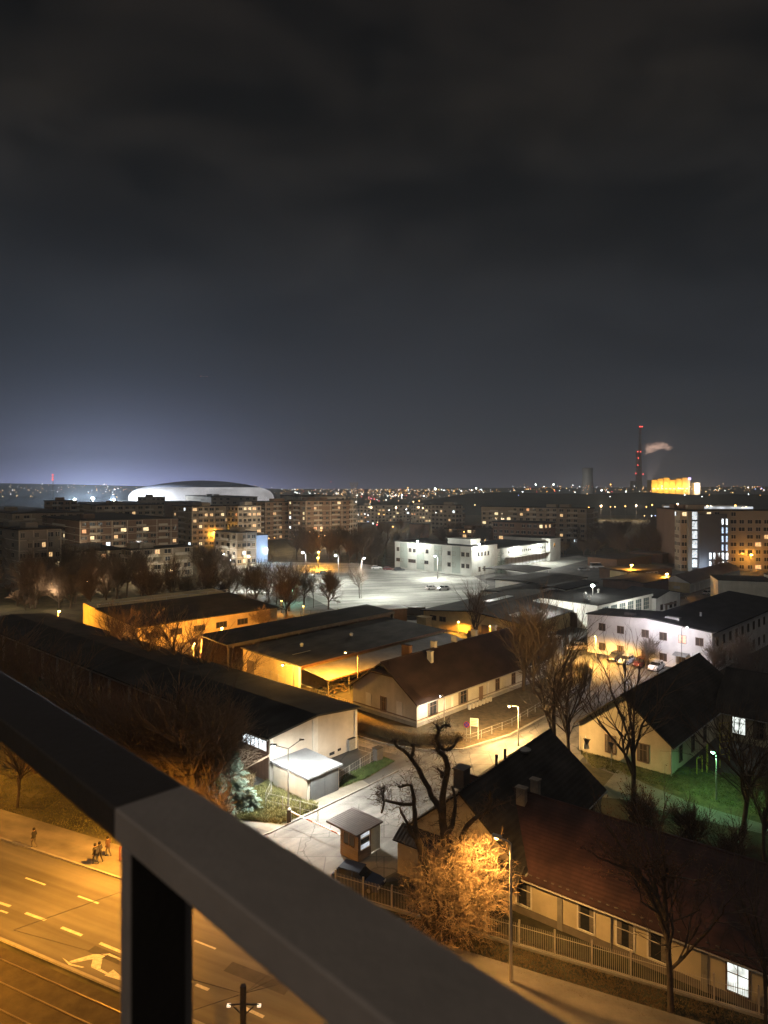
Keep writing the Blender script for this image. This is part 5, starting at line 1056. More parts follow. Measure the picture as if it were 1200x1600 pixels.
# garage row
gC2 = W(1078, 927); g2_ = thing('garage_row', 'long row of white garages with brown roof and yellow lit end wall', 'garages', (gC2.x, gC2.y, 0), R(47))
gable(g2_, 52, 9, 3.2, 5.2, 'x', M_plaster_w, M_roofbrown, .4, .15)
MB().box((-.03, 0.05, 0), (-.0, 8.95, 3.1)).build('end_facing', M_yel, g2_); MB().box((-.05, 3, 1), (-.031, 5, 1.9)).build('vent_panel', M_plaster, g2_)
for i in range(12): MB().box((1+i*4.2, -.05, .05), (3.8+i*4.2, 0, 2.4)).build('garage_door', mat('pale_door', (.5, .5, .47), .7, .12, 1), g2_)
gC3 = W(985, 910); g3_ = thing('mess_building', 'low dark roofed building with an orange lit panel wall and glazed corner', 'building', (gC3.x, gC3.y, 0), R(30))
flat(g3_, 22, 14, 3.6, M_brick, M_felt2); MB().box((-.1, 1.5, .2), (-.02, 9, 3.3)).build('panel_wall', M_yel, g3_)
for i in range(3): window(g3_, 'R', 9+i*2.2, 1.2, 1.8, 1.7, M_dark, M_frame, (1, 0))
gC4 = W(1035, 880); g4_ = thing('flat_pavilion', 'flat brown pavilion behind the orange lamps', 'pavilion', (gC4.x, gC4.y, 0), R(38)); flat(g4_, 30, 16, 3.8, M_brick, M_roofbrown)
gC5 = W(940, 894); g5_ = thing('flat_pavilion', 'flat roofed store beyond the white van', 'pavilion', (gC5.x+10, gC5.y+12, 0), R(38)); flat(g5_, 26, 14, 3.6, M_brick, M_felt2)
# wall round the lot's left end
wl_ = wire_fence('concrete_fence', gp((470, 968), (650, 958)), 2.2, 'vertical board fence behind the open shed', m=M_wood)
bx = thing('store_container', 'low pale boarded store with snow pale roof behind the open shed', 'store', W(600, 975), R(20)); MB().box((-10, 0, 0), (6, 5, 3.4)).build('wall', M_wood, bx); MB().box((-10.2, -.2, 3.403), (6.2, 5.2, 3.6)).build('roof', MC['pale_corrugated_sheet'], bx)
bx = thing('waste_container', 'long dark open container at the near corner of the lot', 'container', W(628, 962), R(-5)); MB().box((-5, 0, .2), (6, 3, 2.2)).build('body', M_rail, bx)

M_apt = [mat('apartment_beige', (.28, .24, .185), .9, .12, .1), mat('apartment_grey', (.23, .215, .19), .9, .12, .1), mat('apartment_brick', (.16, .105, .075), .9, .15, .1), mat('apartment_orange', (.22, .15, .10), .9, .12, .1), mat('apartment_white', (.44, .41, .35), .9, .1, .1)]
def apt(px, top, Z, lpx, rpx, deg, lab, mi=0, cols=(6, 8), lit=.14, base=3.1, name='apartment_block', setback=True, cool=.15, balc=True):
    """a block with its near corner at that pixel column and depth; wings run left (y) and right (x) until the given columns"""
    zt_ = HC-(top-HZ)*Z/F; c = Vector(((px-600)*Z/F, Z, 0)); a_ = R(deg); vx = Vector((math.cos(a_), math.sin(a_), 0)); uy = Vector((-math.sin(a_), math.cos(a_), 0))
    def ln(d, tp): k = (tp-600)/F; return (k*c.y-c.x)/(d.x-k*d.y) if abs(d.x-k*d.y) > 1e-4 else 10
    Lx = max(6, ln(vx, rpx)) if rpx != px else 12; Ly = max(6, ln(uy, lpx)) if lpx != px else 12
    Lx = min(Lx, 190); Ly = min(Ly, 190)
    r = thing(name, lab, 'apartment building' if name == 'apartment_block' else 'building', c, a_); r_ = random.Random(int(px*7+Z))
    mw = M_apt[mi]; nf = max(2, int(round(zt_/base))); fh = zt_/nf
    MB().box((0, 0, 0), (Lx, Ly, zt_)).build('wall', mw, r); MB().box((-.4, -.4, zt_+.003), (Lx+.4, Ly+.4, zt_+.4)).build('roof', M_felt2, r)
    if setback: 
        for i in range(2):
            x0 = r_.uniform(1, Lx*.5); y0 = r_.uniform(1, Ly*.4); MB().box((x0, y0, zt_+.403), (x0+min(5, Lx*.3), y0+min(6, Ly*.4), zt_+2.2)).build('stair_head', mw, r)
    if Z < 480 and balc:
        for f in range(1, nf+1):
            z_ = f*fh-.12; MB().box((-.09, -.09, z_), (Lx, 0, z_+.22)).build('floor_band', M_apt[4], r); MB().box((-.09, 0, z_), (0, Ly, z_+.22)).build('floor_band', M_apt[4], r)
        for k in range(0, max(cols[1], 1)+1, 2): MB().box((k*Lx/max(cols[1], 1)-.15, -.12, 0), (k*Lx/max(cols[1], 1)+.15, 0, zt_-.13)).build('pilaster', M_apt[4], r)
    n = 0
    for face, L, nc, tgt in (('L', Ly, cols[0], 0), ('R', Lx, cols[1], 0)):
        if nc == 0: continue
        cw = L/nc
        for f in range(nf):
            for k in range(nc):
                if n >= 96: break
                if r_.random() < .12: continue
                q_ = r_.random()*1.25; wd = min(1.7, cw*.5) if (k+f) % 3 else min(2.4, cw*.7)
                pane = M_dark if q_ > lit else (E_warm if r_.random() < .45 else E_warm2 if r_.random() < .7 else E_cool if r_.random() < cool*4 else E_orange)
                me = flatwin_mesh(round(wd, 1), 1.5, pane, M_apt[4] if mi != 4 else M_gutter); loc = ((k+.5)*cw, 0, f*fh+.9) if face == 'R' else (0, (k+.5)*cw, f*fh+.9)
                o = put('window', me, r, loc, 0 if face == 'R' else R(-90)); n += 1
                if pane is not M_dark: o['label'] = 'lit window'
        if balc:
            for k in range(1, nc, 3):
                for f in range(1, nf):
                    bb = MB()
                    if face == 'R': bb.box(((k+.1)*cw, -1.3, f*fh), ((k+1.4)*cw, 0, f*fh+.15)); bb.box(((k+.1)*cw, -1.35, f*fh), ((k+1.4)*cw, -1.28, f*fh+1.05))
                    else: bb.box((-1.3, (k+.1)*cw, f*fh), (0, (k+1.4)*cw, f*fh+.15)); bb.box((-1.35, (k+.1)*cw, f*fh), (-1.28, (k+1.4)*cw, f*fh+1.05))
                    bb.build('balcony', M_apt[4] if mi in (0, 2, 3) else M_apt[1], r)
    return r
apt(30, 829, 215, -40, 95, 44, 'nearest apartment block at the left frame edge with pale framed balconies', 1, (4, 6), .2)
apt(112, 864, 235, 60, 196, 44, 'lower flat block half hidden by trees right of the nearest block', 1, (4, 6), .12)
apt(205, 860, 240, 190, 300, 44, 'low beige block with a lamp lit gable wall', 0, (3, 6), .12)
apt(125, 815, 300, 40, 278, 40, 'long dark apartment block behind the nearest one', 2, (6, 13), .2)
apt(20, 803, 340, -60, 130, 40, 'pale low terrace roofs behind the dark block at far left', 0, (5, 8), .05)
apt(70, 783, 420, -30, 120, 30, 'orange tinted apartment block at the far left below the hills', 3, (6, 5), .03)
apt(150, 790, 400, 100, 255, 35, 'terraced block with lit penthouse below the arena lights', 0, (4, 10), .12)
apt(215, 777, 520, 185, 258, 20, 'dark block in front of the left end of the arena', 1, (4, 6), .05)
apt(330, 777, 560, 290, 402, 25, 'dark block in front of the middle of the arena', 1, (4, 7), .05)
apt(440, 784, 610, 170, 445, 93, 'long low dark block along the foot of the arena', 2, (8, 0), .04, balc=False, setback=False)
apt(300, 792, 380, 270, 352, 40, 'stepped beige block with balconies left of the twin', 0, (4, 6), .25)
apt(372, 791, 385, 350, 408, 40, 'stepped beige block with balconies, right twin', 4, (4, 5), .28)
apt(415, 785, 430, 395, 470, 45, 'brown block right of the arena', 3, (3, 6), .12)
apt(478, 783, 420, 450, 552, 40, 'large brown block with many warm windows above the dark clump', 3, (4, 8), .24)
apt(370, 833, 290, 335, 400, 42, 'low block next to the bluish lit gable', 0, (4, 4), .12)
apt(470, 776, 520, 438, 540, 20, 'dark upper block behind the large brown one', 1, (4, 8), .06)
bl = thing('lit_gable_building', 'small building with a bluish white lit gable wall by the park lamp', 'building', Vector(((396-600)*300/F, 300, 0)), R(38))
MB().box((0, 0, 0), (7, 12, 12.0)).build('wall', mat('bluish_lit_wall', (.45, .55, .7), .8, .1, .2), bl); MB().box((-.2, -.2, 12.003), (7.2, 12.2, 12.4)).build('roof', M_felt2, bl)  # part of the bluish light is put into the wall colour
light(bl, (4, -9, 6), (.45, .72, 1), 1400, 'POINT', .4)  # bluish light with no lamp of its own
apt(562, 790, 640, 560, 640, 35, 'distant long block with rows of tiny lights', 4, (2, 14), .3)
apt(650, 790, 640, 642, 705, 35, 'distant pale block beside the long one', 4, (2, 12), .35)
apt(712, 790, 470, 674, 720, 38, 'dark mid-distance block in front of the lit station', 1, (6, 2), .12)
apt(916, 795, 400, 752, 928, 52, 'very long apartment slab with warm windows at right centre', 0, (16, 2), .16)
apt(745, 828, 400, 700, 770, 50, 'low building with warm windows behind the office roof', 2, (6, 3), .35, balc=False)
apt(660, 820, 450, 640, 668, 40, 'small orange lit building in the wood', 3, (0, 0), 0, balc=False, setback=False)
apt(850, 818, 330, 770, 868, 52, 'dark flat block before the long slab', 2, (9, 3), .3, balc=False, setback=False)
apt(1061, 797, 290, 1026, 1064, -3, 'dark wing joined to the left side of the dormitory', 2, (0, 3), .3, balc=False)
dm = apt(1063, 798, 272, 1062, 1204, -3, 'six storey dormitory with brightly lit glass stairwell at the right', 0, (4, 11), .14, cool=.3, balc=False)
# dormitory: lit stairwell and lit ground floor
sw = MB(); sw.box((2.4, -1.6, 0), (4.0, -.02, 23.6)); sw.build('stair_tower', mat('tower_concrete', (.20, .20, .18), .9, .1, .2), dm)
for i in range(6): MB().box((4.05, -1.5, 1.6+i*3.75), (6.0, -1.4, 4.7+i*3.75)).build('stair_window', lit_window('stair_light', (.85, .95, 1), .95), dm)
MB().box((4.0, -1.39, 0), (6.1, -.02, 23.6)).build('stair_back', M_dark, dm)
MB().box((6.2, -2.5, 0), (17, -.02, 22.6)).build('dark_bay', mat('dark_facade', (.07, .075, .085), .6, .1, .3), dm)
for i in range(5):
    for f in range(2): MB().box((10.2+i*1.6, -2.56, 1.5+f*3.4), (11.0+i*1.6, -2.51, 4.0+f*3.4)).build('window', E_cool, dm, ).__setitem__('label', 'tall window lit white')
for f in range(6):
    for i in (3, 4):
        if f in (0, 1): continue
        MB().box((10.2+i*1.6, -2.56, 1.5+f*3.4), (10.8+i*1.6, -2.51, 3.8+f*3.4)).build('window', E_cool if f == 5 else E_blue, dm)
light(dm, (8, -6, 2.5), (.7, .85, 1), 600, 'POINT', .3)
ha = apt(1040, 789, 620, 1034, 1168, -4, 'far low hall with a long strip of white light on its roof edge', 1, (0, 0), 0, name='sports_hall', setback=False, balc=False)
MB().box((-2, -1.2, 14.0), (76, -.8, 16.0)).build('light_strip', lit_window('white_strip', (.85, .92, 1), .8, .12), ha)

# lattice mast
lm = thing('lattice_mast', 'pale lattice mast with square head in front of the brown apartments', 'mast', Vector(((553-600)*380/F, 380, 0)))
b = MB(); hm = 36
for k in range(4):
    a_ = k*math.pi/2+.4; p = Vector((math.cos(a_), math.sin(a_), 0)); q = Vector((math.cos(a_+math.pi/2), math.sin(a_+math.pi/2), 0)); b.tube(p*2.4, p*1.4+Vector((0, 0, hm)), .14, .10, 5)
    for i in range(12): b.tube(p*(2.4-i/12)+Vector((0, 0, hm*i/12)), q*(2.4-(i+1)/12)+Vector((0, 0, hm*(i+1)/12)), .07, .07, 4)
b.build('lattice', M_polel, lm); MB().box((-2, -2, hm-2.0), (2, 2, hm-1.9)).build('platform', M_gutter, lm); b = MB()
for x in (-2, 2):
    for y in (-2, 2): b.tube((x, y, hm-2), (x, y, hm), .08, .08, 4)
b.build('head_frame', M_polel, lm)

# ------------------------------------------------------------------ arena
AZ = 720; ax = (308-600)*AZ/F; k = AZ/F; ar_ = thing('arena', 'huge oval sports arena glowing white with a dark domed roof on the skyline', 'arena', (ax, AZ+20, 0))
Rr = 112*k*1.02
sk = [(Rr*.86, 0), (Rr*.93, 8), (Rr*.985, 15), (Rr, 22), (Rr*.985, 26), (Rr*.94, 29.5), (Rr*.86, 32.2), (Rr*.78, 33.6)]
def arena_skin(name, k_):
    m = bpy.data.materials.new(name); m.use_nodes = True; t = m.node_tree; bb = t.nodes['Principled BSDF']; bb.inputs['Base Color'].default_value = (.5, .5, .52, 1)
    c = t.nodes.new('ShaderNodeTexCoord'); s = t.nodes.new('ShaderNodeTexBrick'); s.inputs['Scale'].default_value = .35; s.inputs['Color1'].default_value = (.95, .93, .95, 1); s.inputs['Color2'].default_value = (.72, .74, .82, 1); s.inputs['Mortar'].default_value = (.40, .38, .36, 1); s.inputs['Mortar Size'].default_value = .06
    nz_ = t.nodes.new('ShaderNodeTexNoise'); nz_.inputs['Scale'].default_value = .05; t.links.new(c.outputs['Object'], nz_.inputs[0])
    mr = t.nodes.new('ShaderNodeMapRange'); mr.inputs[1].default_value = .3; mr.inputs[2].default_value = .7; mr.inputs[3].default_value = k_*.6; mr.inputs[4].default_value = k_*1.3; t.links.new(nz_.outputs[0], mr.inputs[0])
    mp_ = t.nodes.new('ShaderNodeMapping'); mp_.inputs['Rotation'].default_value = (R(90), 0, 0); t.links.new(c.outputs['Object'], mp_.inputs[0]); t.links.new(mp_.outputs[0], s.inputs[0]); t.links.new(s.outputs[0], bb.inputs['Emission Color']); t.links.new(mr.outputs[0], bb.inputs['Emission Strength']); return m
MB().lathe(sk, n=64, sy=.8).build('lit_skin', arena_skin('arena_lit_skin', .66), ar_, True)
MB().lathe([(Rr*.80, 33.0), (Rr*.79, 33.9), (Rr*.6, 36.8), (Rr*.4, 39.0), (Rr*.2, 40.3), (1, 40.8)], n=64, sy=.8).build('roof', mat('arena_roof', (.17, .19, .25), .6, .1, .05), ar_, True)
MB().lathe([(Rr*.875, 8.2), (Rr*.935, 8.6), (Rr*1.0, 17.3), (Rr*1.0, 19.0)], n=64, sy=.8).build('light_band', emat('arena_band', (.80, .80, 1), 2.6), ar_, True)
# aviation and power plant
PZ = 2500; kp_ = PZ/F
def chim(px, top, rb_, rt_, lab, reds):
    t = thing('power_station_chimney', lab, 'chimney', Vector(((px-600)*kp_, PZ, 0))); H = HC+(HZ-top)*kp_
    b = MB(); n = 8
    for i in range(n): r0 = rb_+(rt_-rb_)*i/n; r1 = rb_+(rt_-rb_)*(i+1)/n; b.tube((0, 0, H*i/n), (0, 0, H*(i+1)/n), r0, r1, 16, m=1 if i >= 5 and i % 2 else 0)
    b.build('stack', [mat('stack_concrete', (.20, .19, .18), .9, .1, .02), mat('stack_red', (.16, .11, .10), .9, .1, .02)], t)
    for z_, xs in reds:
        zz = HC+(HZ-z_)*kp_
        for dx in xs: MB().lathe([(.5, -2.2), (2.4, 0), (.5, 2.2)], (dx*kp_, -rb_-3, zz), 8).build('warning_light', emat('red_beacon', (1, .08, .06), 5), t)
    return t
chim(1000, 666, 7, 4.5, 'tallest slim power station chimney with a red light on top', ((667, (-2, 0, 2)),))
chim(997, 705, 9, 7.5, 'shorter thick power station chimney banded with red lights', ((706, (-2.5, 2)), (716, (-1.5,)), (727, (-2.5,)), (740, (-5.5,)), (741, (6,)))) 
pg = thing('boiler_house', 'dark block at the foot of the power station chimneys', 'building', Vector(((1000-600)*kp_, PZ+30, 0))); MB().box((-14, 0, 0), (20, 30, 58)).build('wall', MC['stack_concrete'], pg)
ctw = thing('cooling_tower', 'pale hyperbolic cooling tower left of the power station chimneys', 'cooling tower', Vector(((918-600)*1700/F, 1700, 0)))
MB().lathe([(19, 0), (16, 25), (13, 50), (12, 65), (13, 82)], n=32).build('shell', mat('tower_shell', (.17, .17, .17), .9, .1, .02), ctw, True)
light(ctw, (-50, -60, 50), (1, .95, .85), 30000, 'POINT', 3)  # lampless light added to brighten the tower
yb_ = thing('lit_power_hall', 'wide industrial hall lit bright yellow right of the chimneys', 'hall', Vector(((1018-600)*1500/F, 1500, 0)))
for i in range(6): MB().box((i*13.5, 0, 0), (i*13.5+12.4, 26, 50+(i % 3)*2.5)).build('cell', mat('hall_cladding', (.45, .38, .22), .8, .2, .06, tiles=(.12, 'X'), bump=.3), yb_)
for i in range(6): light(yb_, (6+i*13.5, -14, 34), (1, .50, .07), 13000, 'POINT', 1.5)
b = MB()
for i in range(9): b.box((2+i*9, -3, 30), (6+i*9, -2, 31.8))
b.build('floodlight_row', emat('hall_floods', (1, .8, .3), 6), yb_)
MB().box((80, 0, 0), (84, 20, 56)).build('end_tower', M_plaster, yb_); MB().box((80, -1, 50), (86, -.2, 55)).build('blue_sign', emat('blue_red_sign', (.5, .4, 1), 3), yb_); light(yb_, (98, -10, 34), (1, .8, .6), 24000, 'POINT', 2); MB().box((94, 0, 0), (106, 20, 44)).build('silo', M_plaster_w, yb_)
# steam plume from the chimney: soft puffs drifting right
ms = bpy.data.materials.new('steam'); ms.use_nodes = True; t = ms.node_tree; t.nodes.clear()
o_ = t.nodes.new('ShaderNodeOutputMaterial'); pv_ = t.nodes.new('ShaderNodeVolumePrincipled'); t.links.new(pv_.outputs[0], o_.inputs['Volume']); pv_.inputs['Color'].default_value = (.95, .9, .88, 1)
tcn = t.nodes.new('ShaderNodeTexCoord'); nn = t.nodes.new('ShaderNodeTexNoise'); nn.inputs['Scale'].default_value = 2.2; nn.inputs['Detail'].default_value = 4; t.links.new(tcn.outputs['Object'], nn.inputs[0])
ln_ = t.nodes.new('ShaderNodeVectorMath'); ln_.operation = 'LENGTH'; t.links.new(tcn.outputs['Object'], ln_.inputs[0])
fo = t.nodes.new('ShaderNodeMapRange'); fo.inputs[1].default_value = .25; fo.inputs[2].default_value = 1.0; fo.inputs[3].default_value = 1; fo.inputs[4].default_value = 0; t.links.new(ln_.outputs['Value'], fo.inputs[0])
mr = t.nodes.new('ShaderNodeMapRange'); mr.inputs[1].default_value = .40; mr.inputs[2].default_value = .68; mr.inputs[3].default_value = 0; mr.inputs[4].default_value = .10; t.links.new(nn.outputs[0], mr.inputs[0])
mu = t.nodes.new('ShaderNodeMath'); mu.operation = 'MULTIPLY'; t.links.new(fo.outputs[0], mu.inputs[0]); t.links.new(mr.outputs[0], mu.inputs[1]); t.links.new(mu.outputs[0], pv_.inputs['Density'])
for px, py, rx, ry_ in ((1007, 709, 5.5, 4.5), (1016, 700, 13, 9), (1031, 696, 15, 7), (1045, 700, 9, 5)):
    sp_ = MB(); sp_.lathe([(.05, -.98)]+[(math.cos(R(q_)), math.sin(R(q_))) for q_ in range(-75, 76, 15)]+[(.05, .98)], n=20)
    o = sp_.build('steam', ms, loc=Wz(px, py, PZ+10)); o.scale = (rx*kp_, rx*kp_*.8, ry_*kp_); tag(o, 'pale reddish steam drifting right from the shorter chimney', 'steam', kind='stuff')
_l = light(None, Wz(1012, 762, PZ-60), (1, .66, .5), 2600000, 'SPOT', 3, 34); _l.rotation_euler = (Wz(1028, 698, PZ)-_l.location).to_track_quat('-Z', 'Y').to_euler();  # unseen spot added below to light the steam
rt = thing('radio_mast', 'distant mast with red lights above the far left hills', 'mast', Vector(((83-600)*2000/F, 2000, 0))); H = HC+(HZ-742)*2000/F; MB().tube((0, 0, 0), (0, 0, H), 1.6, 1.0, 6).build('pole', M_gutter, rt)
for dz in (0, -8, -14): MB().lathe([(.4, -2), (2.4, 0), (.4, 2)], (0, -3, H+dz), 8).build('warning_light', MC['red_beacon'], rt)
al_ = thing('aircraft', 'faint reddish light of an aircraft low in the dark sky', 'aircraft', Wz(317, 588, 3000), R(5))
b = MB(); b.tube((-9, 0, 0), (9, 0, 0), 1.6, .5, 8); b.quad((-2, -16, 0), (2, -2, 0), (2, 2, 0), (-2, 16, 0)); b.quad((-9, 0, 0), (-6, 0, 0), (-8, 0, 5)); b.build('fuselage', M_gutter, al_); MB().lathe([(.3, -1), (1.3, 0), (.3, 1)], (-10.5, 0, 0), 8).build('tail_light', emat('dim_red', (1, .2, .12), 1.2), al_); MB().tube((10, 0, 0), (22, 0, -1), .5, .4, 5).build('nose_light', emat('dim_red2', (1, .3, .2), .5), al_)

# ------------------------------------------------------------------ city lights out to the horizon
FL = {}
def far_light(px, py, Z, col, rpx, lab, grp):
    """a small lamp on its pole, seen kilometres away"""
    p = Wz(px, py, Z); rad = rpx*Z/F; key = (col, round(rad, 1), round(p.z/2)*2)
    if key not in FL:
        b = MB(); zz = max(2.0, p.z); b.tube((0, 0, -zz), (0, 0, 0), rad*.12, rad*.10, 4, m=1); b.lathe([(rad*.3, -rad*.9), (rad, -.2*rad), (rad*.9, .5*rad), (rad*.2, rad*.9)], (0, 0, 0), 8, m=0); FL[key] = b.mesh('city_lamp', [emat('far_'+col[0], col[1], col[2]), M_rail])
    o = put('city_lamp', FL[key], None, p); tag(o, lab, 'lamp', grp); return o
CW = ('warm', (1, .62, .25), 9); CO = ('orange', (1, .45, .10), 8); CC = ('white', (.9, .95, 1), 14); CR = ('red', (1, .10, .12), 5); CB = ('blue', (.35, .45, 1), 6); CP = ('pink', (1, .15, .4), 4); CG = ('greenwhite', (.92, 1, .85), 26)
explicit = [(117, 781, CG, 3.4, 660), (145, 779, CG, 4.2, 665), (178, 781, CG, 3.4, 670), (66, 756, CC, .9, 2200), (163, 757, CC, 1.0, 2200), (4, 766, CW, .8, 2000), (138, 769, CC, .7, 1500),
 (680, 764, CG, 2.6, 1300), (690, 765, CC, .9, 1300), (721, 767, CC, 1.4, 1300), (737, 766, CC, 1.2, 1500), (744, 763, CG, 1.8, 1500), (752, 765, CC, 1.2, 1500), (837, 757, CG, 1.7, 1500), (865, 757, CG, 1.8, 1500), (819, 757, CW, .6, 1500), (885, 763, CW, .8, 1500), (954, 757, CO, 1.8, 1400), (940, 766, CC, 2.0, 1300), (978, 768, CC, 1.5, 1300), (1001, 774, CC, 1.4, 1200), (1016, 767, CR, .9, 1400), (1130, 756, CW, .6, 2000), (1190, 763, CB, 1.5, 1500), (1180, 764, CB, 1.1, 1500),
 (920, 793, CO, 2.0, 760), (939, 791, CO, 2.6, 700), (954, 792, CO, 1.3, 700), (961, 792, CW, 1.3, 720), (977, 791, CO, 1.8, 690), (994, 790, CO, 2.2, 690), (1010, 792, CO, 1.6, 720), (1019, 789, CO, 2.0, 690), (1059, 788, CO, 2.7, 560), (1105, 791, CO, 2.7, 540), (1149, 790, CO, 2.7, 540), (1160, 793, CW, 1.3, 560), (1166, 792, CW, 1.2, 560),
 (916, 805, CR, 1.0, 650), (1007, 806, CW, 1.0, 640), (1018, 806, CC, 1.2, 640), (1024, 806, CB, 1.2, 640), (1031, 808, CC, 1.2, 620),
 (543, 793, CC, 1.9, 480), (541, 797, CW, 1.0, 480), (580, 793, CW, 2.0, 520), (592, 803, CO, 1.8, 500), (600, 804, CO, 1.2, 480), (614, 823, CO, 1.8, 420), (619, 793, CO, 2.2, 520), (608, 797, CC, 1.1, 560), (654, 793, CW, 1.8, 560), (661, 794, CO, 1.8, 560), (635, 796, CC, 1.2, 520), (681, 801, CC, .9, 480), (580, 779, CP, 1.6, 900), (585, 780, CR, 1.5, 900), (576, 778, CP, 1.2, 900), (565, 776, CR, 1.0, 900), (628, 774, CC, 1.7, 900), (618, 774, CC, 1.2, 900), (593, 773, CW, 1.0, 900), (637, 762, CO, 1.5, 1200), (517, 753, CR, .8, 1800), (526, 771, CC, 1.3, 1000), (534, 772, CW, 1.2, 1000), (558, 774, CC, 1.1, 900), (566, 772, CC, 1.2, 900), (492, 771, CC, .9, 1000), (484, 771, CC, .9, 1000), (461, 769, CC, .9, 1100), (464, 770, CC, .9, 1100), (468, 771, CC, .9, 1100), (662, 775, CC, 1.4, 800), (646, 784, CW, 1.3, 700), (655, 783, CO, 1.2, 700), (718, 795, CW, 2.2, 480), (742, 789, CW, 1.2, 600), (490, 833, CO, 1.2, 400), (502, 829, CO, 1.6, 390), (498, 838, CO, 1.5, 380), (507, 837, CW, 1.3, 385), (517, 839, CG, 2.0, 385), (484, 831, CW, 1.2, 395), (477, 842, CC, 1.0, 390), (487, 842, CC, 1.0, 390), (420, 841, CO, 1.1, 360), (429, 840, CO, 1.1, 360), (589, 820, CR, 1.6, 430), (583, 818, CC, 1.3, 430), (590, 816, CW, 1.0, 430), (575, 815, CB, 1.2, 430), (827, 829, CO, 1.2, 390), (850, 833, CO, 1.2, 380), (725, 831, CO, 1.4, 395), (575, 805, CC, 1, 480), (570, 803, CC, .8, 480), (560, 804, CC, .8, 480)]
names_ = {'warm': 'warm', 'orange': 'orange', 'white': 'white', 'red': 'red', 'blue': 'blue', 'pink': 'pink', 'greenwhite': 'glaring white'}
for px, py, c, r0, Z in explicit: far_light(px, py, Z, c, r0*.54, '%s lamp among the distant lights of the city' % names_[c[0]], 'distant %s city lamps' % names_[c[0]])
rz_ = random.Random(77)
for i in range(80):
    px = rz_.gauss(600, 60) if i % 3 == 0 else rz_.uniform(440, 800); py = rz_.uniform(764, 786); Z = 33*F/(py-HZ+6)*.8+200; Z = min(Z, 2600)
    c = rz_.choices((CW, CO, CC, CR, CB, CP), (5, 4, 4, 1, .6, .5))[0]; far_light(px, py, Z, c, rz_.uniform(.25, .6), '%s lamp among the distant lights of the city' % names_[c[0]], 'distant %s city lamps' % names_[c[0]])
for i in range(50):
    px = rz_.uniform(800, 1210); py = rz_.choice((rz_.uniform(764, 770), rz_.uniform(758, 766), rz_.uniform(768, 776))); c = rz_.choices((CW, CO, CC, CR, CB), (5, 5, 3, 1, .4))[0]
    far_light(px, py, rz_.uniform(1000, 1090), c, rz_.uniform(.3, .6), '%s lamp among the distant lights of the city' % names_[c[0]], 'distant %s city lamps' % names_[c[0]])
for i in range(30):
    px = rz_.uniform(-10, 190); py = rz_.uniform(757, 778); c = rz_.choices((CW, CC), (3, 3))[0]
    far_light(px, py, rz_.uniform(1800, 2500), c, rz_.uniform(.22, .5), '%s lamp among the distant lights of the city' % names_[c[0]], 'distant %s city lamps' % names_[c[0]])
cl = MB(); cm_ = (CW, CO, CC, CR)
for i in range(900):
    if i % 2: px = rz_.gauss(610, 90)
    else: px = rz_.uniform(-20, 1220)
    left = px < 430; py = rz_.uniform(757, 772) if left else (764+abs(rz_.gauss(0, 7)) if px < 800 else rz_.uniform(759, 768)); Z = rz_.uniform(1700, 2500) if left else (min(2400, 33*F/(py-HZ+5)*.8+250) if px < 800 else rz_.uniform(950, 1080)); p = Wz(px, py, Z); rad = rz_.uniform(.13, .34)*Z/F
    cl.lathe([(rad*.2, -rad), (rad, 0), (rad*.2, rad)], p, 6, rz_.choices((0, 1, 2, 3), (5, 5, 3, .6))[0])
tag(cl.build('city_lights', [emat('far_'+c[0], c[1], c[2]) for c in cm_]), 'countless tiny street and window lights of the far city', 'city lights', kind='stuff')
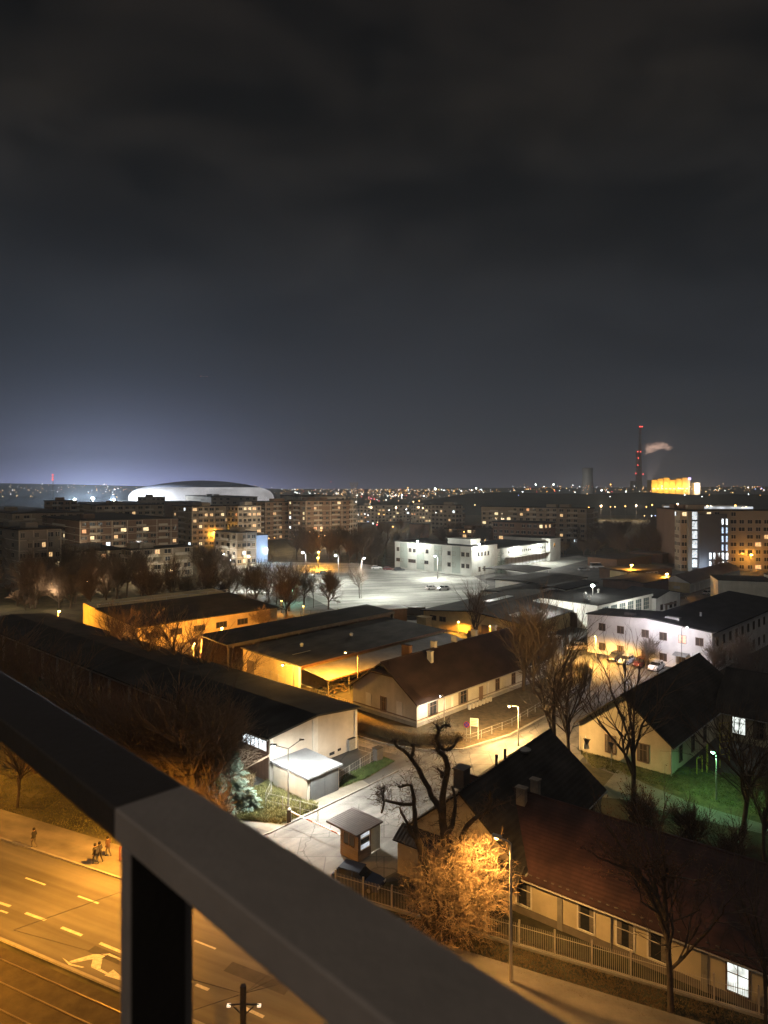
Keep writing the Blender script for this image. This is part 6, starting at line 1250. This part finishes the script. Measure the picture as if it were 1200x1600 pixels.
# far floods light their surroundings; lights by the apartments are added, without lamps
for px, py, Z, pw in ((117, 779, 660, 110000), (145, 777, 665, 130000), (178, 779, 670, 110000), (720, 794, 480, 12000), (939, 789, 700, 14000), (994, 789, 690, 14000), (1059, 787, 560, 9000), (1105, 790, 540, 9000), (498, 836, 385, 9000), (619, 791, 520, 9000), (580, 792, 520, 9000), (655, 792, 560, 9000), (90, 922, 186, 700), (10, 920, 189, 700), (165, 903, 205, 500), (250, 868, 270, 3000), (120, 862, 285, 3000), (450, 800, 350, 9000), (560, 830, 400, 9000), (800, 815, 350, 6000), (1150, 855, 240, 500)):
    light(None, Wz(px, py, Z)+Vector((0, -3, 0)), (1, .72, .45) if Z not in (660, 665, 670) else (.85, .92, 1), pw, 'POINT', .6)

# ------------------------------------------------------------------ haze
hz = MB(); hz.box((-5200, -200, -1), (5200, 4700, 262)); hm_ = bpy.data.materials.new('haze'); hm_.use_nodes = True; t = hm_.node_tree; t.nodes.clear()
o_ = t.nodes.new('ShaderNodeOutputMaterial'); pv_ = t.nodes.new('ShaderNodeVolumePrincipled'); pv_.inputs['Density'].default_value = .00022; pv_.inputs['Color'].default_value = (.68, .82, 1, 1); t.links.new(pv_.outputs[0], o_.inputs['Volume'])
USE_HAZE = True
if USE_HAZE: tag(hz.build('haze', hm_), kind='stuff')

# ------------------------------------------------------------------ each tree of a small row gets its own label, counted along the row
ORD = 'leftmost second third fourth fifth sixth seventh eighth ninth tenth eleventh twelfth thirteenth fourteenth fifteenth sixteenth seventeenth eighteenth nineteenth twentieth twenty-first twenty-second'.split()
for gname, phrase in ((G1, 'of the bare trees against the orange yard'), (G2, 'of the scrubby trees before the long black roof'), (G4, 'of the bare trees between sheds and parking lot'), ('trees at the far end of the long hall', 'of the scrubby trees at the long roof\'s far end')):
    os_ = sorted([o for o in bpy.data.objects if o.get('group') == gname and o.get('category')], key=lambda o: o.location.x/o.location.y)
    if len(os_) <= len(ORD):
        for i, o in enumerate(os_): o['label'] = (ORD[i] if i == 0 else ORD[i]+' from the left')+' '+phrase

for n_ in ('pale_end_wall', 'yard_white', 'orange_lit_render', 'office_white', 'dock_white', 'white_membrane', 'pale_corrugated_sheet'):
    if n_ in MC: streaks(MC[n_], .94, 1.03)
